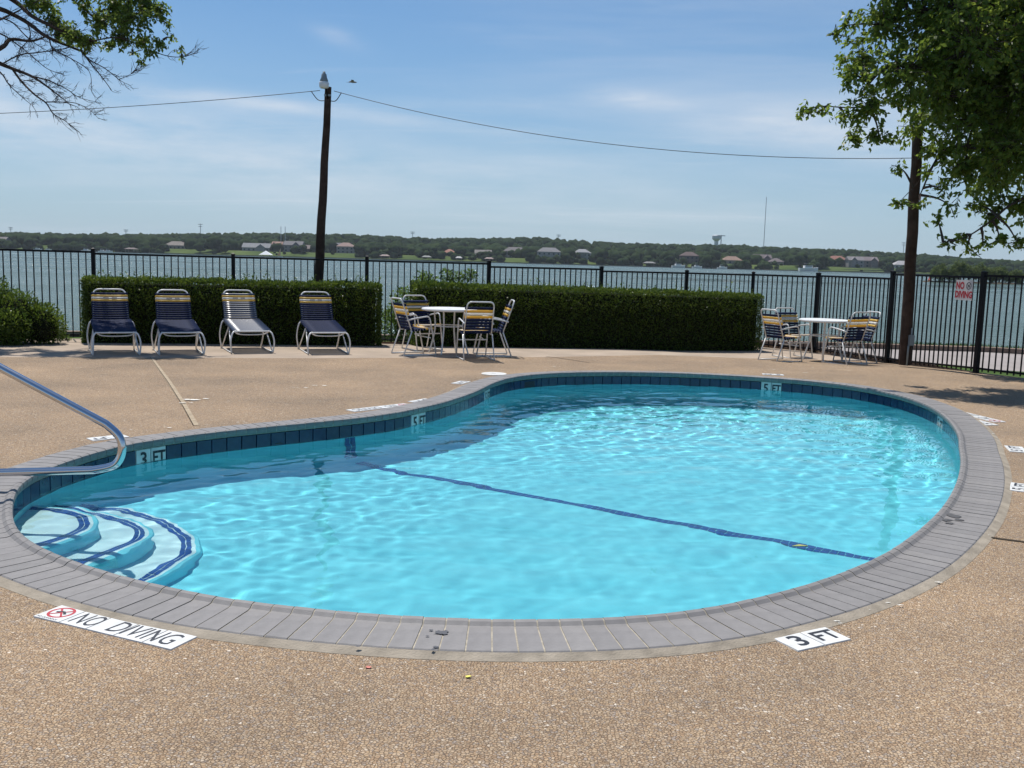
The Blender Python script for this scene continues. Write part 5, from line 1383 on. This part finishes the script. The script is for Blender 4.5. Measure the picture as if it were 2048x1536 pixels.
for i, (pxx, wpx, st, wc, rc, style, label) in enumerate(HS):
    Y = SHORE_Y + 34 + (i * 37 % 5) * 5; w = wpx * Y / FOC; d = 11.0; x = (pxx - 1024) * Y / FOC; z0 = terr(x, Y) - .3; h_ = 3.0 * st + .6
    HOUSE_XY.append((x, Y, w))
    H = thing('shore_house', label, 'house', (x, Y, z0), 0, 'houses along the far shore')
    MB().box((0, 0, h_ / 2), (w, d, h_)).build('wall', hmat(wc, 'wall'), H)
    rh = 2.6 + .06 * w; ov = .5; X2, Y2 = w / 2 + ov, d / 2 + ov
    mb = MB()
    if style == 'hip':
        rr = max(.6, X2 - Y2 * .9); vs_ = [(-X2, -Y2, h_), (X2, -Y2, h_), (X2, Y2, h_), (-X2, Y2, h_), (-rr, 0, h_ + rh), (rr, 0, h_ + rh)]
        mb.add(vs_, [(0, 1, 5, 4), (2, 3, 4, 5), (1, 2, 5), (3, 0, 4), (3, 2, 1, 0)])
    else:
        vs_ = [(-X2, -Y2, h_), (X2, -Y2, h_), (X2, Y2, h_), (-X2, Y2, h_), (-X2, 0, h_ + rh), (X2, 0, h_ + rh)]
        mb.add(vs_, [(0, 1, 5, 4), (2, 3, 4, 5), (1, 2, 5), (3, 0, 4), (3, 2, 1, 0)])
        gw = w * .32; gx_ = w * (.2 if i % 2 else -.2)          # front gable wing
        MB().box((gx_, -d / 2 - 1.2, h_ / 2), (gw, 2.4, h_)).build('front_wing', hmat(wc, 'wall'), H)
        g2 = gw / 2 + .4; yf = -d / 2 - 2.8
        mb.add([(gx_ - g2, yf, h_ + .02), (gx_ + g2, yf, h_ + .02), (gx_, yf, h_ + rh * .8), (gx_ - g2, 0, h_ + .02), (gx_ + g2, 0, h_ + .02), (gx_, 0, h_ + rh * .8)], [(0, 1, 2), (0, 2, 5, 3), (1, 4, 5, 2)])
    rf = mb.build('roof', hmat(rc, 'roof'), H, fix=False)
    MB().box((w * .28, .8, h_ + rh * .75), (.9, .9, rh * .9)).build('chimney', hmat((.30, .22, .19), 'brick'), rf)
    nw = max(2, int(w / 3.6))
    for s_ in range(st):
        for q in range(nw):
            xw = -w / 2 + w * (q + .5) / nw
            if style == 'gable' and abs(xw - gx_) < gw * .62: continue
            if s_ == 0 and q == nw // 2:
                MB().box((xw, -d / 2 - .04, 1.25), (1.2, .10, 2.2)).build('door', hmat((.20, .12, .08), 'door'), H); continue
            wd = MB().box((xw, -d / 2 - .03, 3.0 * s_ + 1.75), (1.5, .10, 1.4)).build('window', M['win'], H)
    if 'columned' in label:
        for q in range(4): MB().tube([(-w * .28 + q * w * .19, -d / 2 - 2.2, 0), (-w * .28 + q * w * .19, -d / 2 - 2.2, h_)], .3, 8).build('column', hmat((.66, .66, .65), 'column'), H)
        MB().box((0, -d / 2 - 1.4, h_ + .3), (w * .72, 3.0, .6)).build('porch_roof', hmat((.60, .60, .60), 'porch'), H)
# lawns keep a gap in the tree cover: px ranges free of front trees
LAWN = [(338, 420), (446, 560), (600, 640), (655, 705), (1000, 1042), (1556, 1600), (1645, 1745)]
rt = random.Random(12)
items = []
for k in range(5200):
    Y = rt.choice([rt.uniform(896, 960), rt.uniform(905, 1010), rt.uniform(985, 1180), rt.uniform(1100, 1330)]); pxx = rt.uniform(-120, 2170); x = (pxx - 1024) * Y / FOC
    if any(abs(x - hx) < hw_ / 2 + 4 and -6 < Y - hy_ < 12 for hx, hy_, hw_ in HOUSE_XY): continue
    r_ = rt.uniform(2.6, 6.6); h_ = r_ * rt.uniform(.8, 1.15); z = terr(x, Y) + rt.uniform(2.5, 5.0)
    top = sky_z(pxx, Y) - .5 + rt.uniform(-1.5, 1.8) * (rt.random() < .3)
    if z + h_ > top: z = top - h_
    items.append((x, Y, z, r_, h_))
    if rt.random() < .5: items.append((x + rt.uniform(-3, 3), Y - 2, z - h_ * .5, r_ * .8, h_ * .7))
o = lumps_mesh('far_woodland', items, M['far_leaf']); tag(o, 'dark green woodland covering the low hill across the lake', 'woodland', kind='stuff')
# low shrubs along the water's edge
items = []
for k in range(900):
    pxx = rt.uniform(-60, 2100); Y = SHORE_Y + rt.uniform(4, 26); x = (pxx - 1024) * Y / FOC
    inl = any(a - 4 < pxx < c_ + 4 for a, c_ in LAWN)
    if inl and rt.random() < .93: continue
    if any(abs(x - hx) < hw_ / 2 for hx, hy_, hw_ in HOUSE_XY) and rt.random() < .55: continue
    r_ = rt.uniform(1.4, 4.4) * (.5 if inl else 1); items.append((x, Y, terr(x, Y) + r_ * .55, r_, r_ * rt.uniform(.7, 1.1)))
o = lumps_mesh('shore_shrubs', items, M['far_leaf']); tag(o, 'dark shrubs crowding the far water line', 'shrubs', kind='stuff')
# single trees that stand out
ST = [(425, 7.5, 20, 'broad dark round tree on the lawn, biggest on the far shore'), (398, 5.0, 14, 'round tree beside the biggest dark lawn tree'), (448, 5.0, 12, 'small tree beyond the biggest dark lawn tree'), (325, 4.5, 8, 'tree at the water beside the tan house'), (601, 4.0, 14, 'dark tree between grey houses by the lamp pole'), (715, 5.5, 12, 'round green tree at the shore past the lamp pole'), (745, 5.0, 10, 'second round shore tree past the lamp pole'), (785, 6.0, 10, 'wide shore tree before the brown roof'), (860, 5.0, 10, 'pale tree beside the orange red roof'), (915, 5.5, 12, 'dark tree next to the orange red roof'), (963, 4.2, 8, 'dark tree in front of the cream house'), (1055, 4.8, 9, 'tree between the two broad grey houses'), (1125, 5.0, 10, 'tree beside the tall white house'),
      (1195, 6.5, 14, 'large dark tree just past the tall white house'), (1222, 5.5, 11, 'dark tree two along from the white house'), (1262, 5.5, 10, 'round tree midway to the red brick house'), (1330, 5.5, 12, 'tree next to the dark red brick house'), (1405, 6.0, 13, 'big dark tree under the water tower'), (1478, 4.2, 8, 'small tree beside the tan orange roof'), (1590, 6.5, 13, 'big dark tree by the white cruiser'), (1630, 6.0, 12, 'tall dark tree beside the orange roofed brick house'), (1765, 4.5, 9, 'dark tree beside the pale stone house'), (1845, 5.5, 10, 'tree behind the utility pole on the far shore'), (250, 5.0, 9, 'shore tree above the white boats'), (60, 5.5, 10, 'shore tree near the picture edge house')]
for q, (pxx, r_, dY, label) in enumerate(ST):
    Y = SHORE_Y + dY; x = (pxx - 1024) * Y / FOC; z0 = terr(x, Y); T = thing('shore_tree', label, 'tree', (x, Y, z0), 0, 'single trees on the far shore')
    MB().tube([(0, 0, -.5), (.1, 0, r_ * .7), (0, 0, r_ * 1.3)], [.45, .35, .2], 7).build('trunk', M['bark'], T)
    it = [(0, 0, r_ * 1.05, r_ * .82, r_ * .8)]
    for w in range(7):
        a = w * .9 + q; it.append((math.cos(a) * r_ * .5, math.sin(a) * r_ * .5, r_ * rt.uniform(.7, 1.4), r_ * rt.uniform(.4, .58), r_ * rt.uniform(.36, .5)))
    lumps_mesh('crown', it, M['far_leaf'], T)
# seawall, docks and boats
mb = MB()
sx = np.arange(-560, 561, 14.0)
for a, c_ in zip(sx[:-1], sx[1:]):
    ya, yc = SHORE_Y + shore_off(a) - 1.6, SHORE_Y + shore_off(c_) - 1.6
    mb.add([(a, ya, LAKE_Z - .5), (c_, yc, LAKE_Z - .5), (c_, yc, LAKE_Z + .75), (a, ya, LAKE_Z + .75), (a, ya + .8, LAKE_Z + .75), (c_, yc + .8, LAKE_Z + .75), (a, ya + .8, LAKE_Z - .5), (c_, yc + .8, LAKE_Z - .5)], [(0, 1, 2, 3), (3, 2, 5, 4), (4, 5, 7, 6)])
o = mb.build('sea_wall', simple('sea_wall', (.11, .10, .09), .9, vary=.3, vscale=.3)); tag(o, 'low dark sea wall along the far water line', 'wall')
M['dock_wood'] = simple('dock_wood', (.20, .17, .14), .9); M['boat_white'] = simple('boat_white', (.78, .78, .77), .3); M['boat_dark'] = simple('boat_glass', (.04, .05, .06), .2); M['canopy'] = simple('canopy_cloth', (.74, .75, .76), .7)
def dock(label, pxx, w, roof=None):
    Y = SHORE_Y - 9; x = (pxx - 1024) * Y / FOC; D = thing('boat_dock', label, 'dock', (x, Y, LAKE_Z), 0, 'docks along the far shore')
    MB().box((0, 2, .75), (w, 14, .18)).build('deck_boards', M['dock_wood'], D)
    for q in (-1, 1):
        for yy in (-4, 3): MB().tube([(q * w * .45, yy, -1), (q * w * .45, yy, 3.4 if roof else 1.1)], .14, 6).build('pile', M['dock_wood'], D)
    if roof: MB().add([(-w * .6, -5, 3.3), (w * .6, -5, 3.3), (w * .6, 5, 3.3), (-w * .6, 5, 3.3), (-w * .3, 0, 4.6), (w * .3, 0, 4.6)], [(0, 1, 5, 4), (2, 3, 4, 5), (1, 2, 5), (3, 0, 4), (3, 2, 1, 0)]).build('dock_roof', hmat(roof, 'roof'), D)
for a in [('roofed boat dock near the white boats', 262, 8, (.26, .20, .18)), ('roofed dock with a pinkish roof past the lamp pole', 765, 7, (.44, .32, .28)), ('small roofed dock below the brown roof', 848, 7, (.34, .36, .33)), ('pale roofed dock below the orange red roof', 912, 5, (.60, .60, .58)), ('pinkish roofed dock below the cream house', 972, 7, (.42, .30, .27)), ('open dock in front of the pale grey house', 1088, 8, None), ('open dock below the tall white house', 1165, 7, None), ('roofed dock midway along the shore', 1290, 9, (.30, .30, .29)), ('open dock before the dark brick house', 1375, 9, None), ('open dock below the mauve house', 1530, 8, None)]: dock(*a)
def boat(label, pxx, ln, dY=-14, cabin=True, ang=0.2):
    Y = SHORE_Y + dY; x = (pxx - 1024) * Y / FOC; B = thing('motor_boat', label, 'boat', (x, Y, LAKE_Z), ang, 'boats moored on the far shore'); w = ln * .32; h_ = ln * .16
    sec = [(-.5, .9, 0), (-.2, 1, 0), (.2, .85, .03), (.42, .4, .10), (.5, .04, .16)]; vs_ = []
    for t_, ww, up in sec: vs_ += [(t_ * ln, -w / 2 * ww, h_ + up * ln * .4), (t_ * ln, -w / 2 * ww * .6, -.25), (t_ * ln, w / 2 * ww * .6, -.25), (t_ * ln, w / 2 * ww, h_ + up * ln * .4)]
    MB().add(vs_, [(i * 4 + j, i * 4 + (j + 1) % 4, i * 4 + 4 + (j + 1) % 4, i * 4 + 4 + j) for i in range(4) for j in range(4)] + [(0, 1, 2, 3), (16, 17, 18, 19)]).build('hull', M['boat_white'], B)
    if cabin:
        MB().prism([(-.25 * ln, -w * .36), (.14 * ln, -w * .36), (.22 * ln, 0), (.14 * ln, w * .36), (-.25 * ln, w * .36)], h_, h_ + ln * .13).build('cabin', M['boat_white'], B)
        MB().box((-.03 * ln, 0, h_ + ln * .095), (ln * .36, w * .745, ln * .035)).build('cabin_window', M['boat_dark'], B)
        MB().box((-.1 * ln, 0, h_ + ln * .24), (ln * .26, w * .6, .08)).build('flybridge_roof', M['boat_white'], B)
        for q in (-1, 1): MB().tube([(-.18 * ln, q * w * .25, h_ + ln * .13), (-.18 * ln, q * w * .25, h_ + ln * .24)], .04, 5).build('post', M['boat_white'], B)
for a in [('small white motor boat nearest the picture edge', 76, 7), ('white boat just left of the bright cluster', 96, 6), ('brightest white boat of the far cluster', 172, 8), ('second white boat of the far cluster', 183, 6), ('third white boat of the far cluster', 204, 7), ('white boat at the end of the far cluster', 216, 7), ('white boat at the dock below the broad brown house', 1348, 12), ('white boat before the dark red brick house', 1385, 9), ('small white boat beside the roofed dock', 1435, 9)]: boat(*a)
boat('large white cabin cruiser below the big dark tree', 1606, 17, -10, True, .1)
# white canopy float and orange sail dinghy
Y = SHORE_Y - 60
x = (529 - 1024) * Y / FOC; T = thing('canopy_raft', 'white peaked canopy on a raft near the lamp pole', 'raft', (x, Y, LAKE_Z))
MB().box((0, 0, .3), (10, 7, .6)).build('raft_deck', M['dock_wood'], T); MB().add([(-5, -3.5, 1.6), (5, -3.5, 1.6), (5, 3.5, 1.6), (-5, 3.5, 1.6), (0, 0, 5.0)], [(0, 1, 4), (1, 2, 4), (2, 3, 4), (3, 0, 4), (3, 2, 1, 0)]).build('canopy', M['canopy'], T)
for q in ((-4.7, -3.2), (4.7, -3.2), (4.7, 3.2), (-4.7, 3.2)): MB().tube([(q[0], q[1], .6), (q[0], q[1], 1.7)], .08, 6).build('canopy_post', M['boat_white'], T)
x = (557 - 1024) * Y / FOC; T = thing('sailing_dinghy', 'small dinghy with an orange sail beside the white canopy', 'sailboat', (x, Y, LAKE_Z), .3)
MB().add([(-2, -.7, .6), (1.4, -.6, .6), (2.4, 0, .75), (1.4, .6, .6), (-2, .7, .6), (-1.8, -.4, -.2), (1.4, -.3, -.2), (2.0, 0, -.1), (1.4, .3, -.2), (-1.8, .4, -.2)], [(0, 1, 2, 3, 4), (9, 8, 7, 6, 5), (0, 5, 6, 1), (1, 6, 7, 2), (2, 7, 8, 3), (3, 8, 9, 4), (4, 9, 5, 0)]).build('hull', M['boat_white'], T)
MB().tube([(.4, 0, .5), (.4, 0, 7.2)], .06, 6).build('mast', M['boat_white'], T)
MB().add([(.3, .0, 1.1), (.3, 0, 7.0), (-2.2, .25, 1.3), (.3, .03, 1.1), (.3, .03, 7.0), (-2.2, .28, 1.3)], [(0, 1, 2), (5, 4, 3), (0, 2, 5, 3), (1, 4, 5, 2)]).build('sail', simple('orange_sail', (.62, .33, .14), .7), T)
# terraces of the seawall gardens
M['terrace'] = simple('terrace_stone', (.22, .21, .18), .9, vary=.2, vscale=.4)
for q in range(3):
    Y = SHORE_Y + 3 + q * 8; x0, x1 = (1646 - 1024) * Y / FOC, (1772 - q * 12 - 1024) * Y / FOC; z = LAKE_Z + 1.1 + q * 1.6
    T = thing('garden_terrace', ['lowest stone terrace wall under the orange roofed house', 'middle stone terrace wall under the orange roofed house', 'highest stone terrace wall under the orange roofed house'][q], 'wall', ((x0 + x1) / 2, Y, LAKE_Z))
    MB().box((0, 0, (z - LAKE_Z) / 2), (x1 - x0, .8, z - LAKE_Z)).build('retaining_wall', M['terrace'], T)
    MB().box((0, 4.2, z - LAKE_Z - .2), (x1 - x0, 7.6, .3)).build('lawn_strip', M['shore'], T)
# willow spit on the nearer water
M['willow'] = leaf_mat('willow_leaf', (.055, .090, .022), (.125, .165, .045), .3, .7)
WY = 262
for q, (pxx, r_, label) in enumerate([(1872, 3.0, 'pale green willow at the near end of the spit'), (1908, 3.5, 'tallest pale green willow on the spit'), (1948, 3.2, 'wide pale willow behind the warning sign'), (1985, 2.7, 'pale willow beyond the sign post'), (2018, 2.2, 'low willow at the far end of the spit')]):
    x = (pxx - 1024) * WY / FOC; T = thing('willow_tree', label, 'tree', (x, WY, LAKE_Z), 0, 'willows on the spit')
    MB().tube([(0, 0, -.3), (.2, 0, r_ * .6), (0, .1, r_ * 1.1)], [.25, .18, .08], 7).build('trunk', M['bark'], T)
    rs2 = np.random.RandomState(q + 50); P = []; N = []
    for w in range(44):
        a = rs2.rand() * 2 * PI; rad = r_ * math.sqrt(rs2.rand()) * .95; cz = r_ * (.35 + 1.15 * math.sqrt(max(0, 1 - (rad / r_) ** 2)) * rs2.rand() ** .6); m_ = 130
        pp = np.array((rad * math.cos(a), rad * .8 * math.sin(a), cz)) + rs2.randn(m_, 3) * np.array((.32, .32, .45)); P.append(pp); N.append(np.tile(np.array((0, 0, -.2)), (m_, 1)))
    P = np.concatenate(P); ok_ = P[:, 2] > .05; leaf_cloud('crown', P[ok_], np.concatenate(N)[ok_], .42, M['willow'], T, .5, .2, .8, q)
mb = MB(); pl = [(14 * math.cos(a) * (1 + .2 * math.sin(3 * a)), 4 * math.sin(a)) for a in np.linspace(0, 2 * PI, 24, endpoint=False)]
mb.add([(x, y, -.2) for x, y in pl] + [(x * .9, y * .85, .35) for x, y in pl], [tuple(range(24, 48))] + [(k, (k + 1) % 24, 24 + (k + 1) % 24, 24 + k) for k in range(24)])
o = mb.build('spit_ground', M['soil']); o.location = ((1945 - 1024) * WY / FOC, WY, LAKE_Z); tag(o, kind='structure')
x = (1848 - 1024) * 300 / FOC; T = thing('channel_buoy', 'small red buoy on the water near the willow spit', 'buoy', (x, 300, LAKE_Z)); MB().lathe([(.5, -.2), (.55, .3), (.35, .6), (.28, 1.4), (.0, 1.6)], n=12).build('float_body', simple('buoy_red', (.55, .08, .06), .5), T)
# water tower, masts, pylons
M['far_steel'] = simple('far_steel', (.36, .38, .41), .6); M['tower_paint'] = simple('tower_paint', (.52, .54, .57), .6)
WT = 1420
p = at(1432, 496, WT); base = terr(p.x, 1400); s = WT / FOC; T = thing('water_tower', 'grey water tower with a broad bowl on the far ridge', 'water tower', (p.x, WT, 0))
ztop = at(1432, 470, WT).z; zst = at(1432, 480, WT).z; zb = at(1432, 500, WT).z
MB().lathe([(4.0 * s, zb - 20), (4.0 * s, zst - 2 * s)], n=16).build('stem', M['tower_paint'], T, smooth=False)
MB().lathe([(4.0 * s, zst - 2.2 * s), (8.2 * s, zst + 2 * s), (8.6 * s, zst + 4 * s), (8.6 * s, ztop - 1.5 * s), (7 * s, ztop), (0, ztop + .5 * s)], n=24).build('tank', M['tower_paint'], T)
def mast(label, pxx, y0, y1, Y, r_, arms=0, name='radio_mast'):
    a, c_ = at(pxx, y0, Y), at(pxx, y1, Y); c_.x = a.x; T = thing(name, label, 'mast', a); h_ = c_.z - a.z
    MB().tube([(0, 0, -12), (0, 0, h_)], [r_, r_ * .7], 6).build('mast_shaft', M['far_steel'], T)
    for q in range(arms): MB().box((0, 0, h_ * (.94 - .16 * q)), (r_ * (12 - 2 * q), r_ * 1.2, r_ * 1.2)).build('cross_arm', M['far_steel'], T)
mast('tall thin radio mast rising over the hedge end', 1527, 498, 394, 1440, .55, 0)
mast('dark pole with a head right beside the water tower', 1441.5, 494, 470, 1380, .9, 1, 'power_pole')
for pxx, y0, y1, label in [(22, 470, 454, 'faint pylon over the ridge at the picture edge'), (252, 470, 459, 'faint pylon over the ridge above the white boats'), (401, 470, 447, 'tall pylon over the biggest dark lawn tree'), (825, 478, 463, 'thin pylon over the ridge past the lamp pole'), (1117, 480, 469, 'thin pylon over the middle of the ridge'), (1806, 508, 484, 'thin pole on the ridge beside the utility pole')]: mast(label, pxx, y0 + 4, y1, 1380, .55, 2, 'power_pylon')
for pxx, label in ((562, 'first of the twin poles over the grey houses'), (570.5, 'second of the twin poles over the grey houses')): mast(label, pxx, 500, 453, 905, .35, 0, 'power_pole')

# ------------------------------------------------------------------ air over the lake
m = bpy.data.materials.new('lake_haze'); m.use_nodes = True; n, l = m.node_tree.nodes, m.node_tree.links
n.remove(n['Principled BSDF']); pv = n.new('ShaderNodeVolumePrincipled')
pv.inputs['Color'].default_value = (.80, .88, .97, 1); pv.inputs['Density'].default_value = .00009; pv.inputs['Anisotropy'].default_value = .2
l.new(pv.outputs[0], n['Material Output'].inputs['Volume'])
hzb = MB().box((0, 790, 57), (3400, 1760, 122)).build('haze', m); tag(hzb, kind='stuff')
